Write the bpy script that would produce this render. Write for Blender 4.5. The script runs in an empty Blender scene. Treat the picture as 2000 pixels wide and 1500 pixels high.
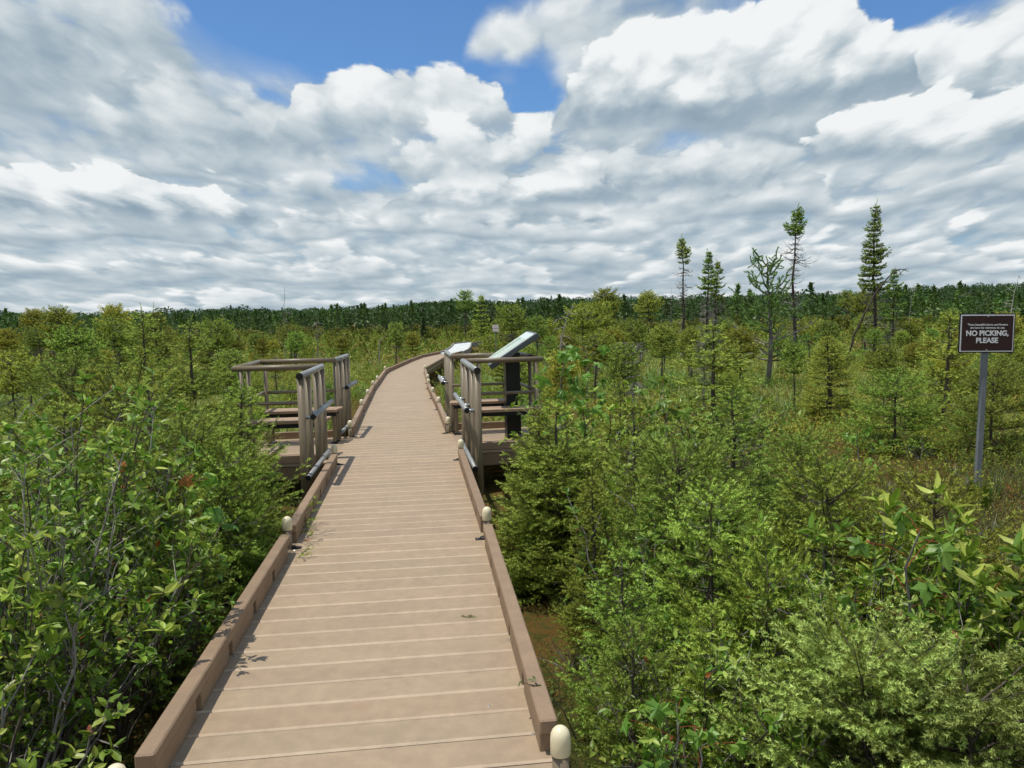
import bpy, math, random
import numpy as np
from mathutils import Vector, Matrix

random.seed(7)
scene = bpy.context.scene
col = scene.collection
PI = math.pi
rad = math.radians

# ------------------------------------------------------------------ camera
F = 1500.0 / 2000.0            # focal length in picture widths
PITCH = math.atan(131 / 1500.0)
ROLL = rad(1.1)
EYE = np.array([0.0, 0.0, 1.6])
_f = np.array([0, math.cos(PITCH), -math.sin(PITCH)])
_r0 = np.array([1.0, 0, 0]); _u0 = np.array([0, math.sin(PITCH), math.cos(PITCH)])
_r = _r0 * math.cos(ROLL) - _u0 * math.sin(ROLL)
_u = _u0 * math.cos(ROLL) + _r0 * math.sin(ROLL)
cam_d = bpy.data.cameras.new('camera')
cam = bpy.data.objects.new('camera', cam_d)
col.objects.link(cam)
M = Matrix(((_r[0], _u[0], -_f[0], EYE[0]), (_r[1], _u[1], -_f[1], EYE[1]), (_r[2], _u[2], -_f[2], EYE[2]), (0, 0, 0, 1)))
cam.matrix_world = M
cam_d.sensor_width = 36
cam_d.lens = 36 * F
cam_d.clip_end = 6000
cam_d.clip_start = 0.05
scene.camera = cam


def ray(px, py):
    d = _f + (px - 1000) / 1500 * _r - (py - 750) / 1500 * _u
    return d


def at(px, py, Y):
    """the point seen at photo pixel px, py at ground distance Y"""
    d = ray(px, py)
    return EYE + d * (Y / d[1])


def on(px, py, z=0.0):
    d = ray(px, py)
    return EYE + d * ((z - EYE[2]) / d[2])


# ------------------------------------------------------------------ materials
def newmat(name):
    m = bpy.data.materials.new(name)
    m.use_nodes = True
    nt = m.node_tree
    for n in list(nt.nodes):
        nt.nodes.remove(n)
    return m, nt


def N(nt, typ, **kw):
    n = nt.nodes.new(typ)
    for k, v in kw.items():
        if k == 'inp':
            for a, b in v.items():
                n.inputs[a].default_value = b
        else:
            setattr(n, k, v)
    return n


def leaf_mat(name, trans=0.3, rough=0.5, spec=0.3, var=0.25, hue=0.02):
    m, nt = newmat(name)
    L = nt.links.new
    out = N(nt, 'ShaderNodeOutputMaterial')
    at_ = N(nt, 'ShaderNodeAttribute', attribute_name='col')
    oi = N(nt, 'ShaderNodeObjectInfo')
    mr = N(nt, 'ShaderNodeMapRange', inp={'To Min': 1 - var, 'To Max': 1 + var})
    L(oi.outputs['Random'], mr.inputs['Value'])
    m2 = N(nt, 'ShaderNodeMath', operation='MULTIPLY', inp={1: 7.31})
    L(oi.outputs['Random'], m2.inputs[0])
    fr = N(nt, 'ShaderNodeMath', operation='FRACT')
    L(m2.outputs[0], fr.inputs[0])
    mh = N(nt, 'ShaderNodeMapRange', inp={'To Min': 0.5 - hue, 'To Max': 0.5 + hue})
    L(fr.outputs[0], mh.inputs['Value'])
    hs = N(nt, 'ShaderNodeHueSaturation')
    L(mr.outputs[0], hs.inputs['Value'])
    L(mh.outputs[0], hs.inputs['Hue'])
    L(at_.outputs['Color'], hs.inputs['Color'])
    p = N(nt, 'ShaderNodeBsdfPrincipled', inp={'Roughness': rough, 'Specular IOR Level': spec})
    L(hs.outputs[0], p.inputs['Base Color'])
    if trans > 0:
        t = N(nt, 'ShaderNodeBsdfTranslucent')
        L(hs.outputs[0], t.inputs['Color'])
        mx = N(nt, 'ShaderNodeMixShader', inp={0: trans})
        L(p.outputs[0], mx.inputs[1]); L(t.outputs[0], mx.inputs[2])
        L(mx.outputs[0], out.inputs[0])
    else:
        L(p.outputs[0], out.inputs[0])
    return m


def solid_mat(name, c, rough=0.5, spec=0.5, metal=0.0, noise=0.0, nscale=40.0, bump=0.0, bscale=200.0, attr=False, c2=None, stretch=(1, 1, 1), coord='Object'):
    m, nt = newmat(name)
    L = nt.links.new
    out = N(nt, 'ShaderNodeOutputMaterial')
    p = N(nt, 'ShaderNodeBsdfPrincipled', inp={'Roughness': rough, 'Specular IOR Level': spec, 'Metallic': metal})
    p.inputs['Base Color'].default_value = (*c, 1)
    L(p.outputs[0], out.inputs[0])
    tc = N(nt, 'ShaderNodeTexCoord')
    mp = N(nt, 'ShaderNodeMapping', inp={'Scale': stretch})
    L(tc.outputs[coord], mp.inputs[0])
    src = None
    if attr:
        a = N(nt, 'ShaderNodeAttribute', attribute_name='col')
        src = a.outputs['Color']
    if noise > 0:
        n1 = N(nt, 'ShaderNodeTexNoise', inp={'Scale': nscale, 'Detail': 6.0, 'Roughness': 0.65})
        L(mp.outputs[0], n1.inputs['Vector'])
        n2 = N(nt, 'ShaderNodeTexNoise', inp={'Scale': nscale * 0.06, 'Detail': 4.0, 'Roughness': 0.6})
        L(mp.outputs[0], n2.inputs['Vector'])
        ad = N(nt, 'ShaderNodeMath', operation='ADD')
        L(n1.outputs[0], ad.inputs[0]); L(n2.outputs[0], ad.inputs[1])
        mr = N(nt, 'ShaderNodeMapRange', inp={'From Min': 0.6, 'From Max': 1.4, 'To Min': 1 - noise, 'To Max': 1 + noise})
        L(ad.outputs[0], mr.inputs['Value'])
        mul = N(nt, 'ShaderNodeVectorMath', operation='SCALE')
        if src is not None:
            L(src, mul.inputs[0])
        else:
            mul.inputs[0].default_value = c
        L(mr.outputs[0], mul.inputs['Scale'])
        src = mul.outputs[0]
    if src is not None:
        L(src, p.inputs['Base Color'])
    if bump > 0:
        nb = N(nt, 'ShaderNodeTexNoise', inp={'Scale': bscale, 'Detail': 3.0})
        L(mp.outputs[0], nb.inputs['Vector'])
        b = N(nt, 'ShaderNodeBump', inp={'Strength': bump, 'Distance': 0.002})
        L(nb.outputs[0], b.inputs['Height'])
        L(b.outputs[0], p.inputs['Normal'])
    return m


MAT = {}
MAT['needle'] = leaf_mat('needle', 0.16, 0.55, 0.25, 0.28, 0.022)
MAT['leaf'] = leaf_mat('leaf', 0.35, 0.42, 0.4, 0.2, 0.015)
MAT['cover'] = leaf_mat('cover', 0.25, 0.5, 0.3, 0.0, 0.0)
MAT['bark'] = solid_mat('bark', (.1, .08, .065), 0.9, 0.2, noise=0.45, nscale=60, attr=True, stretch=(1, 1, .3))
MAT['deck'] = solid_mat('deck', (.4, .3, .2), 0.62, 0.3, noise=0.17, nscale=260, bump=0.25, bscale=400, attr=True)


def add_stain(m, pts):
    nt = m.node_tree; L = nt.links.new
    p = [n for n in nt.nodes if n.type == 'BSDF_PRINCIPLED'][0]
    tc = [n for n in nt.nodes if n.type == 'TEX_COORD'][0]
    src = p.inputs['Base Color'].links[0].from_socket
    nz = N(nt, 'ShaderNodeTexNoise', inp={'Scale': 45.0, 'Detail': 4.0})
    L(tc.outputs['Object'], nz.inputs['Vector'])
    for (x, y, z, r, amt) in pts:
        d = N(nt, 'ShaderNodeVectorMath', operation='DISTANCE'); d.inputs[1].default_value = (x, y, z)
        L(tc.outputs['Object'], d.inputs[0])
        a = N(nt, 'ShaderNodeMath', operation='MULTIPLY_ADD', inp={1: r * 1.2})
        L(nz.outputs[0], a.inputs[0]); L(d.outputs['Value'], a.inputs[2])
        mr = N(nt, 'ShaderNodeMapRange', interpolation_type='SMOOTHSTEP', inp={'From Min': r * 1.5, 'From Max': r * .6, 'To Max': amt})
        L(a.outputs[0], mr.inputs['Value'])
        mx = N(nt, 'ShaderNodeMix', data_type='RGBA'); mx.inputs[7].default_value = (.33, .13, .04, 1)
        L(mr.outputs[0], mx.inputs[0]); L(src, mx.inputs[6]); src = mx.outputs[2]
    # faint scuffs and dried water marks
    s1 = N(nt, 'ShaderNodeTexNoise', inp={'Scale': 3.2, 'Detail': 7.0, 'Roughness': .7}); L(tc.outputs['Object'], s1.inputs['Vector'])
    mr = N(nt, 'ShaderNodeMapRange', inp={'From Min': .38, 'From Max': .68, 'To Min': .94, 'To Max': 1.07}); L(s1.outputs[0], mr.inputs['Value'])
    sc_ = N(nt, 'ShaderNodeVectorMath', operation='SCALE'); L(src, sc_.inputs[0]); L(mr.outputs[0], sc_.inputs['Scale'])
    L(sc_.outputs[0], p.inputs['Base Color'])


_q = on(600, 1055, 0)
add_stain(MAT['deck'], [(_q[0], _q[1], 0, .055, .75), (on(700, 1380)[0], on(700, 1380)[1], 0, .05, .18)])
MAT['timber'] = solid_mat('timber', (.24, .15, .095), 0.6, 0.3, noise=0.20, nscale=150, bump=0.25, bscale=350, attr=True)
MAT['tube'] = solid_mat('tube', (.175, .138, .088), 0.42, 0.45, noise=0.12, nscale=30)
MAT['tube_skysheen'] = solid_mat('tube_skysheen', (.25, .26, .25), 0.40, 0.5, noise=0.10, nscale=30)  # flank rails: sky reflection put into the tube colour as grey
MAT['steel'] = solid_mat('steel', (.45, .47, .5), 0.3, 0.5, metal=0.9)
MAT['black'] = solid_mat('black', (.012, .013, .014), 0.35, 0.4)
MAT['cream'] = solid_mat('cream', (.70, .63, .43), 0.28, 0.5, noise=0.04, nscale=30)
MAT['greywood'] = solid_mat('greywood', (.50, .50, .48), 0.8, 0.2, noise=0.2, nscale=30, attr=True)
MAT['postgrey'] = solid_mat('postgrey', (.20, .215, .23), 0.8, 0.2, noise=0.4, nscale=40, stretch=(1, 1, .12))
MAT['signbrown'] = solid_mat('signbrown', (.035, .012, .012), 0.42, 0.35)
MAT['white'] = solid_mat('white', (.78, .78, .80), 0.5, 0.4)
MAT['palepanel'] = solid_mat('palepanel', (.62, .70, .66), 0.25, 0.5, noise=0.1, nscale=6)
MAT['palesign'] = solid_mat('palesign', (.78, .66, .68), 0.5, 0.3)


# ------------------------------------------------------------------ geometry accumulator
class Acc:
    def __init__(s):
        s.v = []; s.f = []; s.c = []; s.n = 0

    def add(s, v, f, c):
        v = np.asarray(v, dtype=np.float32).reshape(-1, 3)
        f = np.asarray(f, dtype=np.int64).reshape(-1, 3)
        c = np.asarray(c, dtype=np.float32)
        if c.ndim == 1:
            c = np.tile(c, (len(v), 1))
        s.v.append(v); s.f.append(f + s.n); s.c.append(c); s.n += len(v)

    def arrays(s):
        if not s.v:
            return np.zeros((0, 3), np.float32), np.zeros((0, 3), np.int64), np.zeros((0, 3), np.float32)
        return np.concatenate(s.v), np.concatenate(s.f), np.concatenate(s.c)

    def box(s, c, ax, h, color, bevel=0.0):
        """box: centre, 3 axis vectors (rows), half sizes; bevel = chamfer"""
        c = np.array(c, float); ax = np.array(ax, float); h = np.array(h, float)
        if bevel <= 0:
            v = []
            for sx in (-1, 1):
                for sy in (-1, 1):
                    for sz in (-1, 1):
                        v.append(c + ax[0] * h[0] * sx + ax[1] * h[1] * sy + ax[2] * h[2] * sz)
            q = [(0, 1, 3, 2), (4, 6, 7, 5), (0, 4, 5, 1), (2, 3, 7, 6), (0, 2, 6, 4), (1, 5, 7, 3)]
            f = [t for a, b, d, e in q for t in ((a, b, d), (a, d, e))]
            s.add(v, f, color)
            return
        b = min(bevel, h.min() * .9)
        v = []; idx = {}
        for sx in (-1, 1):
            for sy in (-1, 1):
                for sz in (-1, 1):
                    for k in range(3):
                        hh = h - b
                        hh[k] = h[k]
                        idx[(sx, sy, sz, k)] = len(v)
                        v.append(c + ax[0] * hh[0] * sx + ax[1] * hh[1] * sy + ax[2] * hh[2] * sz)
        f = []
        def quad(a, b_, c_, d):
            f.append((a, b_, c_)); f.append((a, c_, d))
        for k in range(3):
            i, j = [(1, 2), (0, 2), (0, 1)][k]
            for sg in (-1, 1):
                def I(p, q):
                    t = [0, 0, 0]; t[k] = sg; t[i] = p; t[j] = q
                    return idx[(*t, k)]
                quad(I(-1, -1), I(1, -1), I(1, 1), I(-1, 1))
        for k in range(3):
            i, j = [(1, 2), (0, 2), (0, 1)][k]
            for p in (-1, 1):
                for q in (-1, 1):
                    def J(sg, face):
                        t = [0, 0, 0]; t[k] = sg; t[i] = p; t[j] = q
                        return idx[(*t, face)]
                    quad(J(-1, i), J(1, i), J(1, j), J(-1, j))
        for sx in (-1, 1):
            for sy in (-1, 1):
                for sz in (-1, 1):
                    f.append((idx[(sx, sy, sz, 0)], idx[(sx, sy, sz, 1)], idx[(sx, sy, sz, 2)]))
        s.add(v, f, color)

    def tube(s, pts, r, color, n=6, cap=True):
        pts = np.array(pts, float)
        m = len(pts)
        r = np.broadcast_to(np.array(r, float), (m,))
        t = np.gradient(pts, axis=0)
        t /= np.linalg.norm(t, axis=1)[:, None] + 1e-12
        ref = np.array([0, 0, 1.0]) if abs(t[0][2]) < 0.9 else np.array([1.0, 0, 0])
        v = []
        for i in range(m):
            a = np.cross(t[i], ref); a /= np.linalg.norm(a) + 1e-12
            b = np.cross(t[i], a)
            ref = np.cross(a, t[i]) if False else ref
            ang = np.arange(n) * 2 * PI / n
            v.append(pts[i] + r[i] * (np.cos(ang)[:, None] * a + np.sin(ang)[:, None] * b))
        v = np.concatenate(v)
        f = []
        for i in range(m - 1):
            for k in range(n):
                a0 = i * n + k; a1 = i * n + (k + 1) % n
                f.append((a0, a1, a1 + n)); f.append((a0, a1 + n, a0 + n))
        if cap:
            v = np.concatenate([v, pts[:1], pts[-1:]])
            for k in range(n):
                f.append((m * n, (k + 1) % n, k))
                f.append((m * n + 1, (m - 1) * n + k, (m - 1) * n + (k + 1) % n))
        s.add(v, f, color)

    def lathe(s, c, prof, color, n=20):
        c = np.array(c, float)
        m = len(prof); ang = np.arange(n) * 2 * PI / n
        v = []
        for (rr, z) in prof:
            v.append(np.stack([c[0] + rr * np.cos(ang), c[1] + rr * np.sin(ang), np.full(n, c[2] + z)], 1))
        v = np.concatenate(v); f = []
        for i in range(m - 1):
            for k in range(n):
                a0 = i * n + k; a1 = i * n + (k + 1) % n
                f.append((a0, a1, a1 + n)); f.append((a0, a1 + n, a0 + n))
        s.add(v, f, color)

    def mesh(s, name, mat, smooth=False, fixn=False):
        v, f, c = s.arrays()
        me = bpy.data.meshes.new(name)
        nv, nf = len(v), len(f)
        me.vertices.add(nv); me.loops.add(nf * 3); me.polygons.add(nf)
        me.vertices.foreach_set('co', v.astype(np.float32).ravel())
        me.loops.foreach_set('vertex_index', f.astype(np.int32).ravel())
        me.polygons.foreach_set('loop_start', np.arange(nf, dtype=np.int32) * 3)
        try:
            me.polygons.foreach_set('loop_total', np.full(nf, 3, dtype=np.int32))
        except Exception:
            pass
        a = me.color_attributes.new('col', 'FLOAT_COLOR', 'POINT')
        a.data.foreach_set('color', np.concatenate([c, np.ones((nv, 1), np.float32)], 1).astype(np.float32).ravel())
        me.polygons.foreach_set('use_smooth', np.full(nf, smooth, dtype=bool))
        me.update()
        if fixn:
            import bmesh
            bm = bmesh.new(); bm.from_mesh(me)
            bmesh.ops.recalc_face_normals(bm, faces=bm.faces)
            bm.to_mesh(me); bm.free()
        me.materials.append(MAT[mat] if isinstance(mat, str) else mat)
        return me


def link(name, me, parent=None, label=None, cat=None, group=None, kind=None, loc=None):
    o = bpy.data.objects.new(name, me)
    col.objects.link(o)
    if parent is not None:
        o.parent = parent
    if loc is not None:
        o.location = loc
    tag(o, label, cat, group, kind)
    return o


def tag(o, label=None, cat=None, group=None, kind=None):
    for k, v in (('label', label), ('category', cat), ('group', group), ('kind', kind)):
        if v:
            o[k] = v
    return o


def solid(name, acc, mat, parent=None, smooth=False, **kw):
    return link(name, acc.mesh(name, mat, smooth, fixn=True), parent, **kw)


def thing(name, label, cat, loc=(0, 0, 0), rz=0.0, group=None):
    o = bpy.data.objects.new(name, None)
    col.objects.link(o)
    o.location = loc; o.rotation_euler = (0, 0, rz)
    o.empty_display_size = 0.1
    return tag(o, label, cat, group)


XYZ = np.eye(3)

# ------------------------------------------------------------------ value noise for terrain
_rng = np.random.RandomState(3)
_tab = _rng.rand(256, 256)


def vnoise(x, y):
    x = np.asarray(x, float); y = np.asarray(y, float)
    xi = np.floor(x).astype(int); yi = np.floor(y).astype(int)
    fx = x - xi; fy = y - yi
    fx = fx * fx * (3 - 2 * fx); fy = fy * fy * (3 - 2 * fy)
    a = _tab[xi % 256, yi % 256]; b = _tab[(xi + 1) % 256, yi % 256]
    c = _tab[xi % 256, (yi + 1) % 256]; d = _tab[(xi + 1) % 256, (yi + 1) % 256]
    return (a * (1 - fx) + b * fx) * (1 - fy) + (c * (1 - fx) + d * fx) * fy - 0.5


def path_x(Y):
    ys = [-3, 2.45, 5.35, 8.3, 10.4, 13.05, 16.9, 21.65, 24.5, 29.5, 34, 46, 60]
    xs = [-.05, -.53, -.865, -1.24, -1.525, -1.895, -2.44, -3.0, -3.2, -3.17, -2.8, -3.0, -3.4]
    return np.interp(Y, ys, xs)


def gz(x, y):
    """bog surface height"""
    h = -0.42 + 0.26 * vnoise(x * .45 + 11, y * .45) + 0.10 * vnoise(x * 1.7, y * 1.7 + 5) + 0.04 * vnoise(x * 6, y * 6)
    d = np.abs(x - path_x(y))
    near = np.clip(1.6 - d, 0, 1) * (np.asarray(y) < 48)
    h = h - near * (0.10 + np.maximum(h + 0.42, 0))
    dist = np.sqrt(np.asarray(x) ** 2 + np.asarray(y) ** 2)
    # low wooded hills in the distance
    hill = np.clip((dist - 480) / 420, 0, 1)
    hill = hill * hill * (3 - 2 * hill)
    az = np.arctan2(x, np.maximum(y, 1e-3))
    prof = 6 + 9.5 * np.clip(az / .6, -.2, 1.6) + 7 * np.exp(-((az + .02) / .14) ** 2) + 4 * vnoise(az * 9 + 3, 2.0) + 4 * vnoise(az * 24, 7.0)
    return h + hill * np.maximum(prof, 2)


# ------------------------------------------------------------------ foliage generators
rng = np.random.RandomState(11)


def unit(a):
    return a / (np.linalg.norm(a, axis=-1, keepdims=True) + 1e-9)


def needles(acc, p0, d, length, n, nl, nw, c_old, c_new, newfrac, rs, radial=0.85, jitter=0.3):
    """twigs as arrays (p0, unit d, length): n needles each (thin triangles)"""
    K = len(p0)
    if K == 0:
        return
    t = (np.arange(n) + rs.rand(K, n)) / n
    base = p0[:, None, :] + d[:, None, :] * (t * length[:, None])[..., None]
    r = unit(rs.normal(size=(K, n, 3)))
    rd = r - (r * d[:, None, :]).sum(-1, keepdims=True) * d[:, None, :]
    rd = unit(rd)
    nd = unit(rd * radial + d[:, None, :] * (0.42 + jitter * rs.rand(K, n, 1)) + np.array([0, 0, .15]))
    side = unit(np.cross(nd, unit(rs.normal(size=(K, n, 3)))))
    L = nl * (0.75 + 0.5 * rs.rand(K, n, 1))
    isnew = (t > (1 - newfrac[:, None]))[..., None]
    W = nw * (0.8 + .4 * rs.rand(K, n, 1)) * np.where(isnew, 1.45, 1.0)
    v = np.stack([base - side * W * .5, base + side * W * .5, base + nd * L], axis=2).reshape(-1, 3)
    c = np.where(isnew, c_new, c_old) * (0.75 + 0.5 * rs.rand(K, n, 1))
    c = np.repeat(c.reshape(-1, 3), 3, axis=0)
    f = np.arange(K * n * 3).reshape(-1, 3)
    acc.add(v, f, c)


OLD = np.array([.088, .148, .014]); NEW = np.array([.42, .54, .095])
OLD_Y = np.array([.185, .215, .020])
BARK = np.array([.085, .070, .055]); GREYB = np.array([.27, .25, .23])


def spruce(seed, H, R, dens=1.0, twig_step=.05, nn=26, nl=.014, nw=.0026, bare=0.0, profile='cone', new=.8, lean=0.0, deadtw=0.0,
           tint=(1, 1, 1), up=0.25, barkc=BARK, whorl=.12, nb=6, tlen=(.05, .28), irr=0.0):
    rs = np.random.RandomState(seed)
    tr = Acc(); cr = Acc()
    tint = np.array(tint)
    m = 10
    zz = np.linspace(0, H, m)
    wx = np.cumsum(rs.normal(size=m)) * H * .006 + lean * (zz / H) ** 2 * H
    wy = np.cumsum(rs.normal(size=m)) * H * .006
    wx -= wx[0]; wy -= wy[0]
    tp = np.stack([wx, wy, zz], 1)
    tp[0, 2] = -.15
    r0 = .007 + .011 * H
    tr.tube(tp, r0 * (1 - zz / H) ** .8 + .0025, barkc, n=7)

    def trunk_at(z):
        return np.array([np.interp(z, zz, wx), np.interp(z, zz, wy), z])
    z = H * .04
    P = []; D = []; LN = []; NF = []
    a0 = rs.rand() * 6.28
    dead_az = rs.rand() * 6.28
    while z < H * .985:
        t = z / H
        if profile == 'cone':
            pr = (1 - t) ** .75 * (.55 + .45 * min(1, t / .2)) + .05
        elif profile == 'club':
            pr = (max(.03, 1 - max(0, (t - .74) / .26) ** 1.6)) ** .6 * (.25 + .75 * min(1, max(0, t - .42) / .22))
        elif profile == 'flat':
            pr = (1 - t) ** .5 * .95 + .08
        elif profile == 'tuft':
            q_ = max(0.0, (t - bare) / (1 - bare))
            pr = (max(.02, 1 - q_)) ** .75 * (.75 + .25 * min(1, q_ * 4)) if t > bare else (.6 + .9 * rs.rand()) * (.35 + .65 * t / bare)
        elif profile == 'tall':
            pr = (1 - t) ** .8 * .9 + .06 if t > bare else .45 + .25 * rs.rand()
        else:
            pr = 1 - t
        k = max(3, int(round(nb * (.7 + .6 * rs.rand()))))
        for i in range(k):
            a = a0 + i * 2 * PI / k + rs.normal() * .25
            L = R * pr * (.7 + .5 * rs.rand()) * (1 if irr == 0 else (1 - irr + 1.7 * irr * rs.rand()))
            if L < .025:
                continue
            isbare = t < bare or (rs.rand() < deadtw)
            el = .62 * t ** 2 - .14 + rs.normal() * .09 + up * .25
            if isbare:
                el = -.15 + rs.normal() * .22
                L *= (.5 + .5 * rs.rand())
            h = np.array([math.cos(a), math.sin(a), 0])
            s = np.linspace(0, 1, 6)
            b0 = trunk_at(z + rs.normal() * whorl * .12)
            droop = -.22 * (1 - t) if not isbare else -.3
            pts = b0 + np.outer(s * L * math.cos(el), h) + np.outer(s * L * math.sin(el) + L * (droop * s * (1 - s) * 1.6 + (.12 + up * .25) * s ** 3), [0, 0, 1])
            pts += np.outer(s * (1 - s), rs.normal(size=3) * L * .1)
            wood = GREYB * (.6 + .6 * rs.rand()) if isbare else barkc
            rb = (.0022 + .008 * L) * (1 if nn > 12 else 1.5)
            if isbare and nn < 12:
                rb *= 1.5
            tr.tube(pts[[0, 2, 4, 5]] if nn < 12 else pts, np.linspace(rb, .0012 if nn > 12 else .002, 4 if nn < 12 else 6), wood, n=3, cap=False)
            if isbare:
                for q in range(2 + int(L * 10)):
                    ss = .25 + .75 * rs.rand(); ip = b0 + (pts[-1] - b0) * ss
                    ip = np.array([np.interp(ss, s, pts[:, j]) for j in range(3)])
                    dd = unit(h + rs.normal(size=3) * .8)
                    tr.tube([ip, ip + dd * L * .2 * (1.3 - ss), ip + unit(dd + [0, 0, -.2]) * L * .4 * (1.3 - ss)], [.0016, .0013, .0008] if nn > 12 else [.005, .004, .002], wood, n=3, cap=False)
                continue
            if rs.rand() > dens:
                continue
            nt_ = max(2, int(L / twig_step))
            lat = unit(np.cross(h, [0, 0, 1]))
            for q in range(nt_):
                for sd in (-1, 1):
                    ss = .15 + .85 * (q + rs.rand()) / nt_
                    ip = np.array([np.interp(ss, s, pts[:, j]) for j in range(3)])
                    dd = unit(h * .75 + lat * sd * (.75 + .3 * rs.rand()) + np.array([0, 0, .06 + up * .4 + rs.normal() * .09]))
                    tl = min(tlen[1], tlen[0] + .52 * L * (1 - ss) * (.7 + .6 * rs.rand()))
                    P.append(ip); D.append(dd); LN.append(tl)
                    NF.append((.35 + .25 * rs.rand() if rs.rand() < new else 0) * min(1, .09 / tl))
                    if tl > .1:
                        for e in range(int(tl / .05)):
                            s3 = .25 + .65 * rs.rand()
                            d3 = unit(dd + unit(rs.normal(size=3)) * np.array([.8, .8, .22]))
                            P.append(ip + dd * tl * s3); D.append(d3); LN.append(.035 + .04 * rs.rand())
                            NF.append(.5 if rs.rand() < new else 0)
            P.append(pts[3]); D.append(unit(pts[5] - pts[3])); LN.append(float(np.linalg.norm(pts[5] - pts[3])) + .02)
            NF.append(.3 if rs.rand() < new else 0)
        z += whorl * (.7 + .6 * rs.rand()) * (1 if t < .8 else .7)
        a0 += 2.4
    # leader
    for e in range(4):
        P.append(trunk_at(H * (.90 + .03 * e))); D.append(unit(np.array([rs.normal() * .35, rs.normal() * .35, 1]))); LN.append(.05 + .03 * H); NF.append(.6)
    P = np.array(P); D = np.array(D); LN = np.array(LN); NF = np.array(NF)
    mixc = rs.rand(len(P), 1, 1)
    for lo, hi, mul in ((0, .07, .7), (.07, .14, 1.0), (.14, .30, 1.7), (.30, 9, 2.6)):
        s_ = (LN >= lo) & (LN < hi)
        oc = (OLD * (1 - mixc[s_]) + OLD_Y * mixc[s_]) * tint
        needles(cr, P[s_], D[s_], LN[s_], max(3, int(nn * mul)), nl, nw, oc, NEW * tint, NF[s_], rs)
    return tr, cr


def leaves(acc, pos, d, nrm, length, width, color, curl=.25, fold=.25):
    """elliptic leaves, 8 triangles each"""
    K = len(pos)
    if K == 0:
        return
    d = unit(d); s = unit(np.cross(d, nrm)); n = np.cross(s, d)
    L = length[:, None]; W = width[:, None]
    rl = np.random.RandomState(K)
    curl = curl * (.2 + 2.6 * rl.rand(K, 1) ** 1.5)
    def P(a, b, cz):
        return pos + d * L * a + s * W * b + n * (L * cz)
    cf = fold * .28
    v = np.stack([P(0, 0, 0), P(.3, -.46, cf * .8 - curl * .05), P(.32, 0, -.02 - curl * .05), P(.3, .46, cf * .8 - curl * .05),
                  P(.66, -.42, cf * .6 - curl * .2), P(.68, 0, -.03 - curl * .22), P(.66, .42, cf * .6 - curl * .2), P(1, 0, -curl * .5)], 1)
    tri = np.array([[0, 2, 1], [0, 3, 2], [1, 2, 5], [1, 5, 4], [2, 3, 6], [2, 6, 5], [4, 5, 7], [5, 6, 7]])
    f = (tri[None] + (np.arange(K) * 8)[:, None, None]).reshape(-1, 3)
    acc.add(v.reshape(-1, 3), f, np.repeat(color, 8, axis=0))


MAPLE = np.array([(0, 0), (.10, .02), (.38, -.12), (.34, .06), (.52, .22), (.62, .34), (.42, .40), (.34, .42), (.22, .46), (.24, .66), (.12, .74), (0, 1.0)])
MAPLE = np.concatenate([MAPLE, (MAPLE[1:-1] * [-1, 1])[::-1]])


def maple_leaves(acc, pos, d, nrm, size, color):
    K = len(pos)
    d = unit(d); s = unit(np.cross(d, nrm)); n = np.cross(s, d)
    m = len(MAPLE)
    x = MAPLE[:, 0][None, :, None]; y = MAPLE[:, 1][None, :, None]
    S = size[:, None, None]
    wob = np.random.RandomState(K + 3).normal(size=(K, m, 1)) * .05
    v = pos[:, None] + (s[:, None] * x * 1.05 + d[:, None] * y - n[:, None] * (.40 * y * y + .35 * np.abs(x) + wob)) * S
    cen = (pos + d * size[:, None] * .38)[:, None]
    v = np.concatenate([v, cen], 1)
    tri = np.array([[i, (i + 1) % m, m] for i in range(m)])
    f = (tri[None] + (np.arange(K) * (m + 1))[:, None, None]).reshape(-1, 3)
    acc.add(v.reshape(-1, 3), f, np.repeat(color, m + 1, axis=0))


G1 = np.array([.105, .205, .020]); G2 = np.array([.23, .35, .038]); G3 = np.array([.38, .47, .085]); RED = np.array([.28, .09, .03])


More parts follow.
